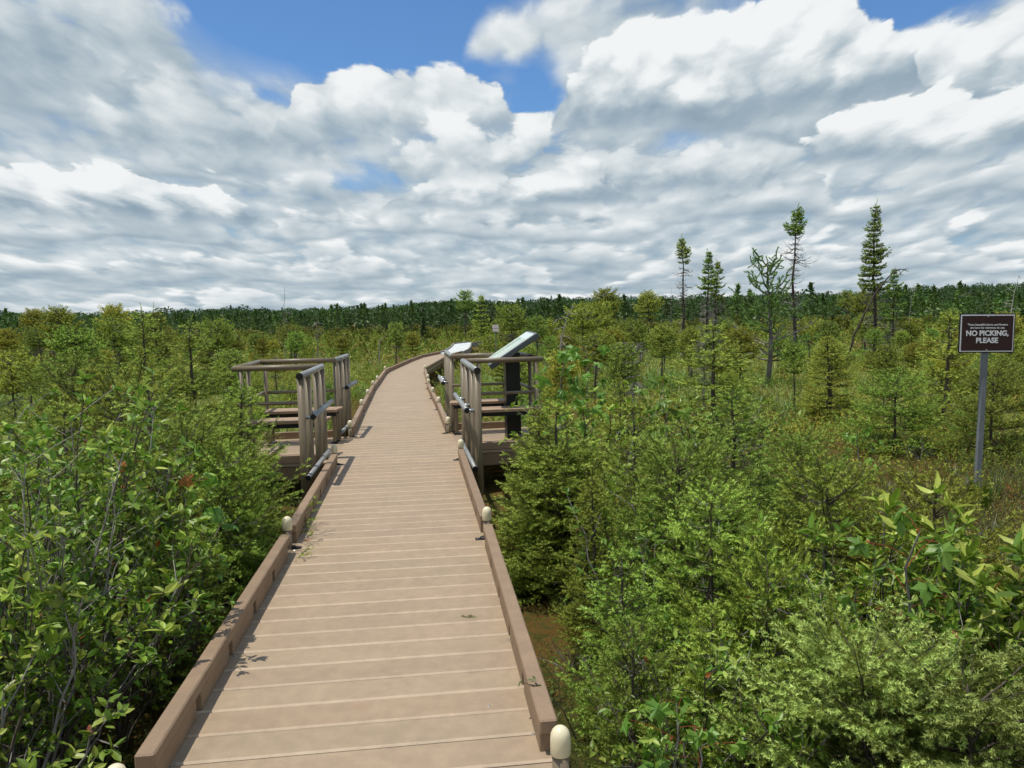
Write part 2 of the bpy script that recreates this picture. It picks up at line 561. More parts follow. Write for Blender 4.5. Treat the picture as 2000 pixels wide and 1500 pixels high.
def shrub(seed, H, R, stems=7, ll=.055, lw=.45, redfrac=.006, leafy=1.0, greyst=True):
    """multi-stemmed broad-leaved shrub"""
    rs = np.random.RandomState(seed)
    tr = Acc(); cr = Acc(); pos = []; dr = []; sz = []; cc = []
    def whorl_leaves(p, d, k, scale):
        for i in range(k):
            a = rs.rand() * 6.28
            x = unit(np.cross(d, rs.normal(size=3)))
            dd = unit(x * .9 + d * (.25 + .7 * rs.rand()) + np.array([0, 0, .1]))
            pos.append(p + d * (-.02 * rs.rand())); dr.append(dd); sz.append(ll * scale * (.6 + .6 * rs.rand()))
            g = G1 + (G2 - G1) * rs.rand() ** 1.3
            if scale > .95 and rs.rand() < .35:
                g = G3
            if rs.rand() < redfrac:
                g = RED
            cc.append(g * (.8 + .4 * rs.rand()))
    for sI in range(stems):
        a = rs.rand() * 6.28
        h = np.array([math.cos(a), math.sin(a), 0])
        out = R * rs.rand() ** .7
        hh = H * (.62 + .38 * rs.rand())
        s = np.linspace(0, 1, 8)
        pts = np.outer(s ** 1.2 * out, h) + np.outer(s * hh, [0, 0, 1]) + np.cumsum(rs.normal(size=(8, 3)) * .018 * H, axis=0) * [1, 1, .3] + h * .05
        pts[0] = h * .03 + [0, 0, -.1]
        stc = (GREYB if rs.rand() < .35 and greyst else BARK * 1.2) * (.7 + .5 * rs.rand())
        tr.tube(pts, np.linspace(.0065, .002, 8) * (.6 + .4 * H), stc, n=5, cap=False)
        nbr = int(5 + 6 * H)
        for b in range(nbr):
            ss = .22 + .78 * (b + rs.rand()) / nbr
            ip = np.array([np.interp(ss, s, pts[:, j]) for j in range(3)])
            d = unit(unit(rs.normal(size=3)) * [1, 1, .5] + h * .3 + np.array([0, 0, .8]))
            bl = (.10 + .22 * rs.rand()) * (1.2 - .5 * ss) * H ** .5
            e = ip + d * bl
            mid = ip + d * bl * .5 + rs.normal(size=3) * .01
            tr.tube([ip, mid, e], [.0026, .0018, .0012], stc, n=3, cap=False)
            nl_ = int((3 + 4 * rs.rand()) * leafy)
            for q in range(nl_):
                tt = .25 + .75 * rs.rand()
                whorl_leaves(ip + (e - ip) * tt, d, 1, .85)
            whorl_leaves(e, d, int(4 * leafy + 1), 1.0)
        whorl_leaves(pts[-1], np.array([0, 0, 1.]), 6, 1.15)
    pos = np.array(pos); dr = np.array(dr); sz = np.array(sz); cc = np.array(cc)
    up = np.array([0, 0, 1.0]) + rs.normal(size=pos.shape) * .45
    leaves(cr, pos, dr, up, sz, sz * lw, cc)
    return tr, cr


def maple(seed, H, n=10, size=.09, red=.25):
    rs = np.random.RandomState(seed)
    tr = Acc(); cr = Acc()
    s = np.linspace(0, 1, 8)
    pts = np.outer(s * H, [0, 0, 1]) + np.cumsum(rs.normal(size=(8, 3)) * .015, axis=0) * [1, 1, .2]
    pts[0, 2] = -.1
    tr.tube(pts, np.linspace(.007, .0025, 8), GREYB * .8, n=5, cap=False)
    pos = []; dr = []; sz = []; cc = []
    for i in range(n):
        ss = .55 + .45 * (i + 1) / n
        ip = np.array([np.interp(ss, s, pts[:, j]) for j in range(3)])
        a = i * 2.4 + rs.rand()
        h = np.array([math.cos(a), math.sin(a), .35])
        pl = .07 + .12 * rs.rand()
        e = ip + unit(h) * pl
        tr.tube([ip, (ip + e) / 2 + [0, 0, .01], e], [.0014, .0012, .001], np.array([.25, .06, .03]), n=3, cap=False)
        for q in range(2 if rs.rand() < .6 else 1):
            pos.append(e); dr.append(unit(h * [1, 1, 0] + rs.normal(size=3) * .35 + [0, 0, -.9 * rs.rand()]))
            sz.append(size * (.65 + .5 * rs.rand()))
            top = ss > .88
            cc.append(np.array([.36, .17, .04]) if top and rs.rand() < red else (np.array([.19, .33, .045]) if rs.rand() < .55 else np.array([.13, .25, .035])) * (.8 + .4 * rs.rand()))
    pos = np.array(pos); dr = np.array(dr)
    maple_leaves(cr, pos, dr, np.array([0, 0, 1.]) + rs.normal(size=pos.shape) * .4, np.array(sz), np.array(cc))
    return tr, cr


def dead_twigs(seed, H, R, n=5, c=GREYB, up=1.0, r=.006, sub=5):
    rs = np.random.RandomState(seed)
    tr = Acc()
    for i in range(n):
        a = rs.rand() * 6.28
        h = np.array([math.cos(a), math.sin(a), 0])
        s = np.linspace(0, 1, 7)
        hh = H * (.5 + .5 * rs.rand()); oo = R * (.2 + .8 * rs.rand())
        pts = np.outer(s * oo, h) + np.outer(s ** .9 * hh * up, [0, 0, 1]) + np.cumsum(rs.normal(size=(7, 3)) * .03 * H, axis=0)
        pts[0] = h * .02 + [0, 0, -.06]
        cc = c * (.7 + .6 * rs.rand())
        tr.tube(pts, np.linspace(r, r * .25, 7), cc, n=5, cap=False)
        for k in range(sub):
            ss = .3 + .65 * rs.rand()
            ip = np.array([np.interp(ss, s, pts[:, j]) for j in range(3)])
            d = unit(rs.normal(size=3) + h * .8 + [0, 0, .6]); l = H * .3 * (1.2 - ss)
            p2 = ip + d * l * .5 + rs.normal(size=3) * l * .08
            p3 = ip + d * l + rs.normal(size=3) * l * .12
            tr.tube([ip, p2, p3], [r * .45, r * .3, r * .15], cc, n=3, cap=False)
            for q in range(2):
                d2 = unit(d + rs.normal(size=3) * .7)
                tr.tube([p2, p2 + d2 * l * .4], [r * .25, r * .12], cc, n=3, cap=False)
    return tr


# ---- heath clump prototypes for the ground cover (uncountable)
def heath(seed, H, R, stems, leaf, per, cols, lw=.32, detail=2):
    rs = np.random.RandomState(seed)
    a_ = Acc(); pos = []; dr = []; cc = []; sz = []
    for i in range(stems):
        a = rs.rand() * 6.28; r = R * rs.rand() ** .5
        b = np.array([math.cos(a) * r, math.sin(a) * r, -.05])
        d = unit(np.array([math.cos(a) * .5 + rs.normal() * .3, math.sin(a) * .5 + rs.normal() * .3, 1]))
        l = H * (.5 + .6 * rs.rand())
        e = b + d * l
        if detail > 1:
            a_.tube([b, (b + e) / 2 + rs.normal(size=3) * .01, e], [.0028, .0022, .0012], BARK * (1 + rs.rand()), n=3, cap=False)
        base = cols[rs.randint(len(cols))]
        for k in range(per):
            t = .25 + .75 * (k + rs.rand()) / per
            x = unit(np.cross(d, rs.normal(size=3)))
            pos.append(b + (e - b) * t); dr.append(unit(x + d * (.4 + .6 * rs.rand())))
            sz.append(leaf * (.6 + .6 * rs.rand())); cc.append(np.array(base) * (.65 + .7 * rs.rand()))
    pos = np.array(pos); dr = unit(np.array(dr)); sz = np.array(sz)[:, None]; cc = np.array(cc)
    n = unit(np.array([0, 0, 1.]) + rs.normal(size=pos.shape) * .5)
    s = unit(np.cross(dr, n)); nn_ = np.cross(s, dr)
    v = np.stack([pos, pos + dr * sz * .5 + s * sz * lw * .5 + nn_ * sz * .08, pos + dr * sz - nn_ * sz * .08, pos + dr * sz * .5 - s * sz * lw * .5 + nn_ * sz * .08], 1)
    K = len(pos)
    tri = np.array([[0, 1, 2], [0, 2, 3]])
    f = (tri[None] + (np.arange(K) * 4)[:, None, None]).reshape(-1, 3)
    a_.add(v.reshape(-1, 3), f, np.repeat(cc, 4, axis=0))
    return a_


def sedge(seed, H, n, c):
    rs = np.random.RandomState(seed); a_ = Acc()
    az = rs.rand(n) * 6.28; lean = .15 + .5 * rs.rand(n); L = H * (.5 + .6 * rs.rand(n)); r = .05 * rs.rand(n)
    h = np.stack([np.cos(az), np.sin(az), 0 * az], 1)
    b = h * r[:, None] - [0, 0, .03]
    m = b + h * (L * lean * .35)[:, None] + np.outer(L * .55, [0, 0, 1])
    e = b + h * (L * lean)[:, None] + np.outer(L * .9, [0, 0, 1])
    s = np.stack([-np.sin(az), np.cos(az), 0 * az], 1) * .003
    v = np.stack([b - s, b + s, m + s, m - s, e], 1).reshape(-1, 3)
    tri = np.array([[0, 1, 2], [0, 2, 3], [3, 2, 4]])
    f = (tri[None] + (np.arange(n) * 5)[:, None, None]).reshape(-1, 3)
    cc = np.array(c) * (.7 + .6 * rs.rand(n, 1))
    a_.add(v, f, np.repeat(cc, 5, axis=0))
    return a_


def scatter(acc, protos, xs, ys, zs, scales, rots, tints, pick, ztilt=0.0):
    """merge many copies of prototype arrays into one accumulator"""
    for k, (v, f, c) in enumerate(protos):
        s_ = np.where(pick == k)[0]
        if len(s_) == 0:
            continue
        n = len(s_); ca = np.cos(rots[s_]); sa = np.sin(rots[s_]); sc = scales[s_]
        X = (v[None, :, 0] * ca[:, None] - v[None, :, 1] * sa[:, None]) * sc[:, None] + xs[s_][:, None]
        Y = (v[None, :, 0] * sa[:, None] + v[None, :, 1] * ca[:, None]) * sc[:, None] + ys[s_][:, None]
        Z = v[None, :, 2] * sc[:, None] + zs[s_][:, None]
        V = np.stack([X, Y, Z], -1).reshape(-1, 3)
        Fc = (f[None] + (np.arange(n) * len(v))[:, None, None]).reshape(-1, 3)
        C = (c[None] * tints[s_][:, None, :]).reshape(-1, 3)
        acc.add(V, Fc, C)


# =================================================================== SETTING
# ------------------------------------------------------------------ ground
def ground_material():
    m, nt = newmat('bog_ground')
    L = nt.links.new
    out = N(nt, 'ShaderNodeOutputMaterial')
    p = N(nt, 'ShaderNodeBsdfPrincipled', inp={'Roughness': 0.95, 'Specular IOR Level': 0.1})
    L(p.outputs[0], out.inputs[0])
    tc = N(nt, 'ShaderNodeTexCoord')
    a = N(nt, 'ShaderNodeTexNoise', inp={'Scale': 1.3, 'Detail': 8.0, 'Roughness': 0.7})
    b = N(nt, 'ShaderNodeTexNoise', inp={'Scale': 14.0, 'Detail': 8.0, 'Roughness': 0.75})
    c = N(nt, 'ShaderNodeTexNoise', inp={'Scale': 90.0, 'Detail': 4.0, 'Roughness': 0.7})
    for n in (a, b, c):
        L(tc.outputs['Object'], n.inputs['Vector'])
    s = N(nt, 'ShaderNodeMath', operation='MULTIPLY_ADD', inp={1: 0.5})
    L(a.outputs[0], s.inputs[0])
    s2 = N(nt, 'ShaderNodeMath', operation='MULTIPLY', inp={1: 0.5})
    L(b.outputs[0], s2.inputs[0]); L(s2.outputs[0], s.inputs[2])
    r = N(nt, 'ShaderNodeValToRGB')
    cr = r.color_ramp
    cr.elements[0].position = .36; cr.elements[0].color = (.020, .018, .008, 1)
    cr.elements[1].position = .66; cr.elements[1].color = (.13, .15, .03, 1)
    for pos, cc in ((.44, (.075, .085, .02)), (.50, (.13, .11, .03)), (.54, (.20, .10, .03)), (.59, (.09, .12, .02))):
        e = cr.elements.new(pos); e.color = (*cc, 1)
    L(s.outputs[0], r.inputs[0])
    mr = N(nt, 'ShaderNodeMapRange', inp={'From Min': .3, 'From Max': .7, 'To Min': .55, 'To Max': 1.4})
    L(c.outputs[0], mr.inputs['Value'])
    mu = N(nt, 'ShaderNodeVectorMath', operation='SCALE')
    L(r.outputs[0], mu.inputs[0]); L(mr.outputs[0], mu.inputs['Scale'])
    L(mu.outputs[0], p.inputs['Base Color'])
    ad = N(nt, 'ShaderNodeMath', operation='ADD')
    L(b.outputs[0], ad.inputs[0]); L(c.outputs[0], ad.inputs[1])
    bp = N(nt, 'ShaderNodeBump', inp={'Strength': 1.0, 'Distance': 0.03})
    L(ad.outputs[0], bp.inputs['Height']); L(bp.outputs[0], p.inputs['Normal'])
    return m


MAT['ground'] = ground_material()
g = Acc()
rr = np.concatenate([[0.0], .6 * 1.055 ** np.arange(0, 162)])
na = 420
aa = np.linspace(-PI, PI, na, endpoint=False)
# finer toward the front
aa = aa + .45 * np.sin(aa)  * -1 * -1 * 0 + 0
RRg, AAg = np.meshgrid(rr, aa, indexing='ij')
X = RRg * np.sin(AAg); Y = RRg * np.cos(AAg)
Z = gz(X, Y)
v = np.stack([X, Y, Z], -1).reshape(-1, 3)
i, j = np.meshgrid(np.arange(len(rr) - 1), np.arange(na), indexing='ij')
a0 = (i * na + j).ravel(); a1 = (i * na + (j + 1) % na).ravel()
f = np.concatenate([np.stack([a0, a1, a1 + na], 1), np.stack([a0, a1 + na, a0 + na], 1)])
g.add(v, f, np.array([.1, .1, .03]))
link('ground', g.mesh('ground', 'ground', True), kind='structure')

# ------------------------------------------------------------------ boardwalk
CP = np.array([(-.02, -1.5), (-.56, 2.37), (-.90, 5.38), (-1.286, 8.5), (-1.563, 10.52), (-1.95, 13.3), (-2.22, 15.2), (-2.52, 17.35), (-2.68, 18.8), (-3.13, 22.5),
               (-3.20, 23.6), (-3.18, 28.6), (-3.13, 31.6), (-2.72, 34.6)])


def frames(P_):
    t = np.gradient(P_, axis=0)
    d = np.diff(P_, axis=0); d /= np.linalg.norm(d, axis=1)[:, None]
    t = np.concatenate([d[:1], (d[:-1] + d[1:]) / 2, d[-1:]]); t /= np.linalg.norm(t, axis=1)[:, None]
    n = np.stack([t[:, 1], -t[:, 0]], 1)      # toward +x
    return t, n


CT, CN = frames(CP)
DECK = np.array([.322, .240, .158])


def plank_run(acc, P_, half, z0, thick, pitch, base, jit=.035, gap=.009, bev=.007, seed=1, detail_to=14):
    rs = np.random.RandomState(seed)
    d = np.diff(P_, axis=0); L = np.linalg.norm(d, axis=1)
    T, Nn = frames(P_)
    for k in range(len(L)):
        n = max(1, int(round(L[k] / pitch)))
        for q in range(n):
            t0, t1 = q / n, (q + 1) / n
            g0 = gap / L[k] * .5
            ta, tb = t0 + g0, t1 - g0
            pa = P_[k] + d[k] * ta; pb = P_[k] + d[k] * tb
            na_ = Nn[k] * (1 - ta) + Nn[k + 1] * ta; nb_ = Nn[k] * (1 - tb) + Nn[k + 1] * tb
            na_ = na_ / np.linalg.norm(na_); nb_ = nb_ / np.linalg.norm(nb_)
            dd = d[k] / L[k]
            c = base * (1 + rs.uniform(-jit, jit)) * (1 + rs.uniform(-.015, .015, 3))
            hw = (half if np.isscalar(half) else np.interp(ta, [0, 1], [half[k], half[k + 1]])) + rs.uniform(-.002, .002); zz = z0 + rs.uniform(-.0012, .0012)
            b = bev
            sec = [(-1, 0, -thick), (-1, 0, -b), (-1, b, 0), (-1, b + .002, 0), (1, -b, 0), (1, 0, -b), (1, 0, -thick)]
            V = []
            for sx in (-1, 1):
                for w, o, h in sec:
                    pp = (pa if w < 0 else pb) + dd * o + (na_ if w < 0 else nb_) * hw * sx
                    V.append((pp[0], pp[1], zz + h))
            F_ = []
            for s_ in range(7):
                a_, b_ = s_, (s_ + 1) % 7
                F_ += [(a_, b_, b_ + 7), (a_, b_ + 7, a_ + 7)]
            for o in (0, 7):
                F_ += [(o, o + 1, o + 6), (o + 1, o + 2, o + 6), (o + 2, o + 3, o + 6), (o + 3, o + 4, o + 6), (o + 4, o + 5, o + 6)]
            C = np.tile(c, (14, 1))
            C[[1, 2, 8, 9]] = c * 1.38 + .05        # near lip of each board painted paler, as an edge catching light
            acc.add(V, F_, C)


HW = np.array([.70, .70, .70, .695, .665, .66, .635, .62, .61, .58, .56, .58, .56, .50])
HALF = HW + .045
bw = Acc()
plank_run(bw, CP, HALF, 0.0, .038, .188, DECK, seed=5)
fr = Acc()
for sd in (-1, 1):
    for k in range(len(CP) - 1):
        a = CP[k] + CN[k] * sd * (HW[k] - .04); b = CP[k + 1] + CN[k + 1] * sd * (HW[k + 1] - .04)
        c = (a + b) / 2; dd = (b - a); l = np.linalg.norm(dd); dd = dd / l
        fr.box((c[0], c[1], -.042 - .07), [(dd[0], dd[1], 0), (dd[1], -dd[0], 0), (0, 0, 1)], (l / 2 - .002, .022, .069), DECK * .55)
for k in range(1, len(CP)):
    for sd in (-1, 1):
        p = CP[k] + CN[k] * sd * .55
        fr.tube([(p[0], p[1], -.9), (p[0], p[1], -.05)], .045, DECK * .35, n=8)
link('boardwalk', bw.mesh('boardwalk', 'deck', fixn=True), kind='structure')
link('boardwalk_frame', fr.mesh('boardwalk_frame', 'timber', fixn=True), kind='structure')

# weathered grey boardwalk further on
GP = np.array([(-2.72, 34.62), (-2.62, 37.5), (-2.72, 41.5), (-2.95, 46.5), (-2.2, 49.0)])
gw = Acc()
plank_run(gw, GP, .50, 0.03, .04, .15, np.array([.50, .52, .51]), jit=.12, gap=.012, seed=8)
GT, GN = frames(GP)
for sd in (-1, 1):
    for k in range(len(GP) - 1):
        a = GP[k] + GN[k] * sd * .535; b = GP[k + 1] + GN[k + 1] * sd * .535
        c = (a + b) / 2; dd = b - a; l = np.linalg.norm(dd); dd = dd / l
        gw.box((c[0], c[1], -.04), [(dd[0], dd[1], 0), (dd[1], -dd[0], 0), (0, 0, 1)], (l / 2, .03, .14), (.22, .21, .19))
link('grey_boardwalk', gw.mesh('grey_boardwalk', 'greywood', fixn=True), kind='structure')

# screws and small metal discs in the deck boards
sc = Acc()
_rs = np.random.RandomState(4)
for (px, py) in ((343, 1491), (458, 1282), (522, 1165), (1041, 1434), (992, 1250), (963, 1141), (575, 1075), (955, 1380)):
    p = on(px, py, 0)
    sc.lathe((p[0], p[1], 0.001), [(0, .002), (.004, .002), (.006, .0005)], (.5, .5, .5), n=10)
link('boardwalk_screws', sc.mesh('boardwalk_screws', 'steel', fixn=True), kind='structure')

# ------------------------------------------------------------------ bollards
ORD = ['first', 'second', 'third', 'fourth', 'fifth', 'sixth', 'seventh', 'eighth', 'ninth', 'tenth']


def bollard(x, y, sd, t, n, label, first=[None]):
    if first[0] is None:
        r = thing('bollard', label, 'bollard', (x, y, 0), 0, 'cream-capped bollards along the boardwalk edges')
        a = Acc(); a.lathe((0, 0, 0), [(.0, -.12), (.029, -.12), (.029, .142), (0, .142)], (.2, .15, .1), 24)
        link('post', a.mesh('post', 'tube', True), r)
        a = Acc(); a.lathe((0, 0, .138), [(.0, 0), (.033, 0), (.0345, .003), (.0345, .055), (.0325, .070), (.027, .083), (.018, .092), (.008, .0965), (0, .0975)], (.7, .65, .45), 28)
        link('cap', a.mesh('cap', 'cream', True), r)
        a = Acc(); a.box((-.055, -.01, .003), XYZ, (.034, .026, .003), (.02, .02, .02), .001)
        a.lathe((-.03, -.01, .005), [(.026, 0), (.026, .010), (.02, .014), (0, .014)], (.02, .02, .02), 16)
        bp_ = link('base_plate', a.mesh('base_plate', 'black'), r)
        a = Acc(); a.lathe((-.072, -.02, .006), [(.007, 0), (.0065, .004), (0, .005)], (.5, .5, .5), 8)
        link('bolt', a.mesh('bolt', 'steel'), bp_)
        first[0] = r
    else:
        r = first[0].copy(); col.objects.link(r)
        for ch in list(first[0].children):
            c = ch.copy(); col.objects.link(c); c.parent = r
            for g2 in ch.children:
                d = g2.copy(); col.objects.link(d); d.parent = c
        r.location = (x, y, 0); r['label'] = label
    r.rotation_euler = (0, 0, math.atan2(n[1], n[0]) + (0 if sd > 0 else PI))
    return r


BOLL = {}
for k in range(1, 10):
    for sd in (1, -1):
        p = CP[k] + CN[k] * sd * (HW[k] + .005)
        side = 'sign side' if sd > 0 else 'side away from the sign'
        extra = {1: 'cut off by the picture edge', 2: 'beside the first long curb rails', 3: 'at the near corner of the viewing platform', 4: 'just past the viewing platform'}.get(k, 'beyond the platforms')
        BOLL[k, sd] = bollard(p[0], p[1], sd, CT[k], CN[k], f'{ORD[k-1]} cream-capped bollard {extra}, {side}')

# ------------------------------------------------------------------ curb rails
TIM = np.array([.265, .182, .117])


def curb(k, sd, label):
    a = CP[k] + CN[k] * sd * HW[k]; b = CP[k + 1] + CN[k + 1] * sd * HW[k + 1]
    d = b - a; l = np.linalg.norm(d); d /= l
    near = .22 if k == 1 else (.13 if k < 9 else .01)
    a = a + d * near; b = b - d * (near * .5); c = (a + b) / 2; l = np.linalg.norm(b - a)
    root = thing('curb_rail', label, 'curb rail', (c[0], c[1], 0), math.atan2(d[1], d[0]), 'timber curb rails along the boardwalk')
    A_ = Acc(); A_.box((0, 0, .109 if k < 10 else .095), XYZ, (l / 2, .034, .028), TIM * (1 + .08 * math.sin(k * 5 + sd)), .006)
    link('rail', A_.mesh('rail', 'timber', fixn=True), root)
    nb = max(2, int(round(l / .52)))
    for q in range(nb):
        x0 = -l / 2 + .03 + (l - .06) * q / nb; x1 = -l / 2 + .03 + (l - .06) * (q + 1) / nb - .07
        A_ = Acc(); A_.box(((x0 + x1) / 2, 0, .040 if k < 10 else .032), XYZ, ((x1 - x0) / 2, .030, .040 if k < 10 else .031), TIM * .92, .003)
        link('spacer_block', A_.mesh('spacer_block', 'timber', fixn=True), root)
    return root


for k in range(1, 13):
    for sd in (1, -1):
        if k == 3:
            continue
        side = 'on the sign side' if sd > 0 else 'on the side away from the sign'
        n_ = k if k < 3 else k - 1
        wh = {1: 'nearest brown timber curb rail of the boardwalk', 2: 'second brown timber curb rail before the platform', 4: 'first brown timber curb rail past the platform'}.get(
            k, f'{["third","fourth","fifth","sixth","seventh","eighth","ninth","tenth"][k-5]} timber curb rail past the platform' if k < 13 else '')
        curb(k, sd, wh + ', ' + side)

# ------------------------------------------------------------------ railings of the two viewing platforms
UP = np.array([0, 0, 1.0])


def platform(sd, Bc, Ec, A_, F_, depth, name):
    """sd=-1: side away from the sign; Bc, Ec the inner corners, A_, F_ the flank ends (xy)"""
    Bc, Ec, A_, F_ = [np.array(q, float) for q in (Bc, Ec, A_, F_)]
    t = unit(Ec - Bc); n = np.array([t[1], -t[0]]) * sd            # outward
    Cc = Bc + n * depth; Dc = Ec + n * depth
    where = 'sign side' if sd > 0 else 'side away from the sign'
    P3 = lambda q, z: np.array([q[0], q[1], z])
    # deck of the platform
    base = Acc()
    inner = -.14
    Lp = np.linalg.norm(Ec - Bc) + .5
    mid = (Bc + Ec) / 2
    pts = np.array([mid + n * inner, mid + n * (depth + .12)])
    # boards run away from the walkway in rows parallel to it
    m_ = int(round(Lp / .188))
    for q in range(m_):
        c = mid - t * Lp / 2 + t * Lp * (q + .5) / m_ + n * (depth / 2 - .02)
        base.box((c[0], c[1], -.0235), [(n[0], n[1], 0), (t[0], t[1], 0), (0, 0, 1)], (depth / 2 + .14, Lp / m_ / 2 - .003, .018), DECK * (1 + .1 * math.sin(q * 7)), .003)
    link('platform_deck', base.mesh('platform_deck', 'deck', fixn=True), kind='structure')
    fm = Acc()
    for s_ in (-1, 1):
        c = mid + t * s_ * (Lp / 2 - .03) + n * (depth / 2 + .03)
        fm.box((c[0], c[1], -.12), [(n[0], n[1], 0), (t[0], t[1], 0), (0, 0, 1)], (depth / 2 + .07, .02, .072), TIM * .8, .003)
        for w in (.15, .9):
            c2 = mid + t * s_ * (Lp / 2 - .03) + n * depth * w
            fm.tube([P3(c2, -.95), P3(c2, -.2)], .05, TIM * .6, n=8)
    c = mid + n * (depth + .10)
    fm.box((c[0], c[1], -.12), [(t[0], t[1], 0), (n[0], n[1], 0), (0, 0, 1)], (Lp / 2 - .05, .02, .072), TIM * .8, .003)
    link('platform_frame', fm.mesh('platform_frame', 'timber', fixn=True), kind='structure')
    for s_ in (-1, 1):
        w = 'near' if s_ < 0 else 'far'
        c = mid + t * s_ * (Lp / 2 - .02) + n * (depth / 2 + .05)
        ob = Acc(); ob.box((0, 0, 0), [(n[0], n[1], 0), (t[0], t[1], 0), (0, 0, 1)], (depth / 2, .02, .045), TIM, .004)
        link('toe_board', ob.mesh('toe_board', 'timber', fixn=True), None, f'timber toe board along the {w} edge of the platform, {where}', 'toe board', 'toe boards of the platforms', loc=(c[0], c[1], .045))
    # railing
    root = thing('platform_railing', f'brown tubular railing around the platform, {where}', 'railing', (mid[0], mid[1], 0), 0, 'brown tubular railings of the two platforms')
    o3 = P3(mid, 0)

    def tube(nm, pts_, r, mat='tube', nn=14):
        a = Acc(); a.tube([np.array(q) - o3 for q in pts_], r, (.2, .15, .1), n=nn)
        return link(nm, a.mesh(nm, mat, True, fixn=False), root)

    def cap(q, d_, r):
        a = Acc(); q = np.array(q) - o3
        a.tube([q, q + np.array(d_) * .02], r * 1.06, (.02, .02, .02), n=14)
        return link('end_cap', a.mesh('end_cap', 'black', False), root)
    RT = .033; H = 1.07
    # top rails
    tube('top_rail', [P3(Bc, H), P3(Cc, H)], RT)
    tube('top_rail', [P3(Cc, H - .001), P3(Dc, H - .001)], RT)
    tube('top_rail', [P3(Dc, H), P3(Ec, H)], RT)
    for (S, E_) in ((A_, Bc), (F_, Ec)):
        d = unit(E_ - S)
        tube('top_rail', [P3(S, H + .002), P3(E_, H + .002)], RT, 'tube_skysheen')
        cap(P3(S, H + .002), np.array([-d[0], -d[1], 0]), RT)
        # posts of the flank
        L_ = np.linalg.norm(E_ - S)
        for w in (.03, .30, .68, .97):
            q = S + d * L_ * w
            tube('post', [P3(q, -.6), P3(q, H - RT + .006)], .037)
            q2 = q - n * .01
        # mid handrail carried on brackets on the walkway side
        off = -n * .115
        hs, he = S + off + d * (-.02), E_ + off - d * .18
        tube('handrail', [P3(hs, .68), P3(he, .68)], .027, 'tube_skysheen')
        cap(P3(hs, .68), np.array([-d[0], -d[1], 0]), .027)
        cap(P3(he, .68), np.array([d[0], d[1], 0]), .027)
        for w in (.03, .30, .68):
            q = S + d * L_ * w
            tube('bracket', [P3(q - n * .025, .668), P3(q + off, .668)], .019, 'steel')
        off = -n * .045
        tube('lower_rail', [P3(S + off - d * .02, .09), P3(E_ + off, .09)], .026, 'tube_skysheen')
        cap(P3(S + off - d * .02, .09), np.array([-d[0], -d[1], 0]), .024)
    for (S, E_) in ((Bc, Cc), (Ec, Dc)):
        d = unit(E_ - S); L_ = np.linalg.norm(E_ - S)
        for w in (.20, .93):
            q = S + d * L_ * w
            tube('post', [P3(q, -.25), P3(q, H - RT + .006)], .026)
        ins = unit(mid + n * depth / 2 - (S + E_) / 2) * .04
        tube('mid_rail', [P3(S, .66), P3(S + d * L_ * .93, .66)], .021)
    q = (Cc + Dc) / 2
    tube('mid_rail', [P3(Cc - n * .03, .66), P3(Dc - n * .03, .66)], .021)
    tube('post', [P3(q, -.25), P3(q, H - RT + .006)], .026)
    return mid, t, n, where


def bench(c, t, n, L_, facing, label, steps=False):
    """c centre xy, n = long direction, t = short direction"""
    root = thing('bench', label, 'bench', (c[0], c[1], 0), math.atan2(n[1], n[0]), 'backless plank benches on the platforms')
    for q, y in enumerate((-.115, .0, .115)):
        a = Acc(); a.box((0, y, .43), XYZ, (L_ / 2 - .02 * q, .053, .019), np.array([.34, .235, .155]) * (1.05 - .08 * q), .004)
        link('seat_plank', a.mesh('seat_plank', 'timber', fixn=True), root)
    a = Acc()
    for y in (-.13, .13):
        a.box((0, y, .385), XYZ, (L_ / 2 - .05, .018, .024), (.06, .05, .04))
    link('frame', a.mesh('frame', 'black', fixn=True), root)
    for x in (-L_ / 2 + .09, L_ / 2 - .09):
        for y in (-.1, .1):
            a = Acc(); a.box((x, y, .19), XYZ, (.022, .022, .17), (.16, .12, .09), .003)
            lg = link('leg', a.mesh('leg', 'tube', fixn=True), root)
            a = Acc(); a.box((x, y, .011), XYZ, (.045, .035, .010), (.03, .03, .03), .003)
            link('foot', a.mesh('foot', 'black', fixn=True), lg)
    return root


midL, tL, nL, whL = platform(-1, (-2.19, 8.85), (-2.36, 10.27), (-2.03, 7.33), (-2.44, 11.4), .98, 'left')
bench(midL - tL * .52 + nL * .46, tL, nL, 1.0, 1, 'plank bench at the near end of the platform opposite the panel')
bench(midL + tL * .50 + nL * .42, tL, nL, 1.0, -1, 'plank bench at the far end of the platform opposite the panel')
midR, tR, nR, whR = platform(1, (-.60, 9.42), (-.84, 10.72), (-.345, 7.64), (-1.03, 12.1), .98, 'right')
bench(midR - tR * .42 + nR * .50, tR, nR, 1.0, 1, 'plank bench at the near end of the platform, below the interpretive panel')
bench(midR + tR * .55 + nR * .44, tR, nR, 1.0, -1, 'plank bench at the far end of the platform, behind the black pedestal')

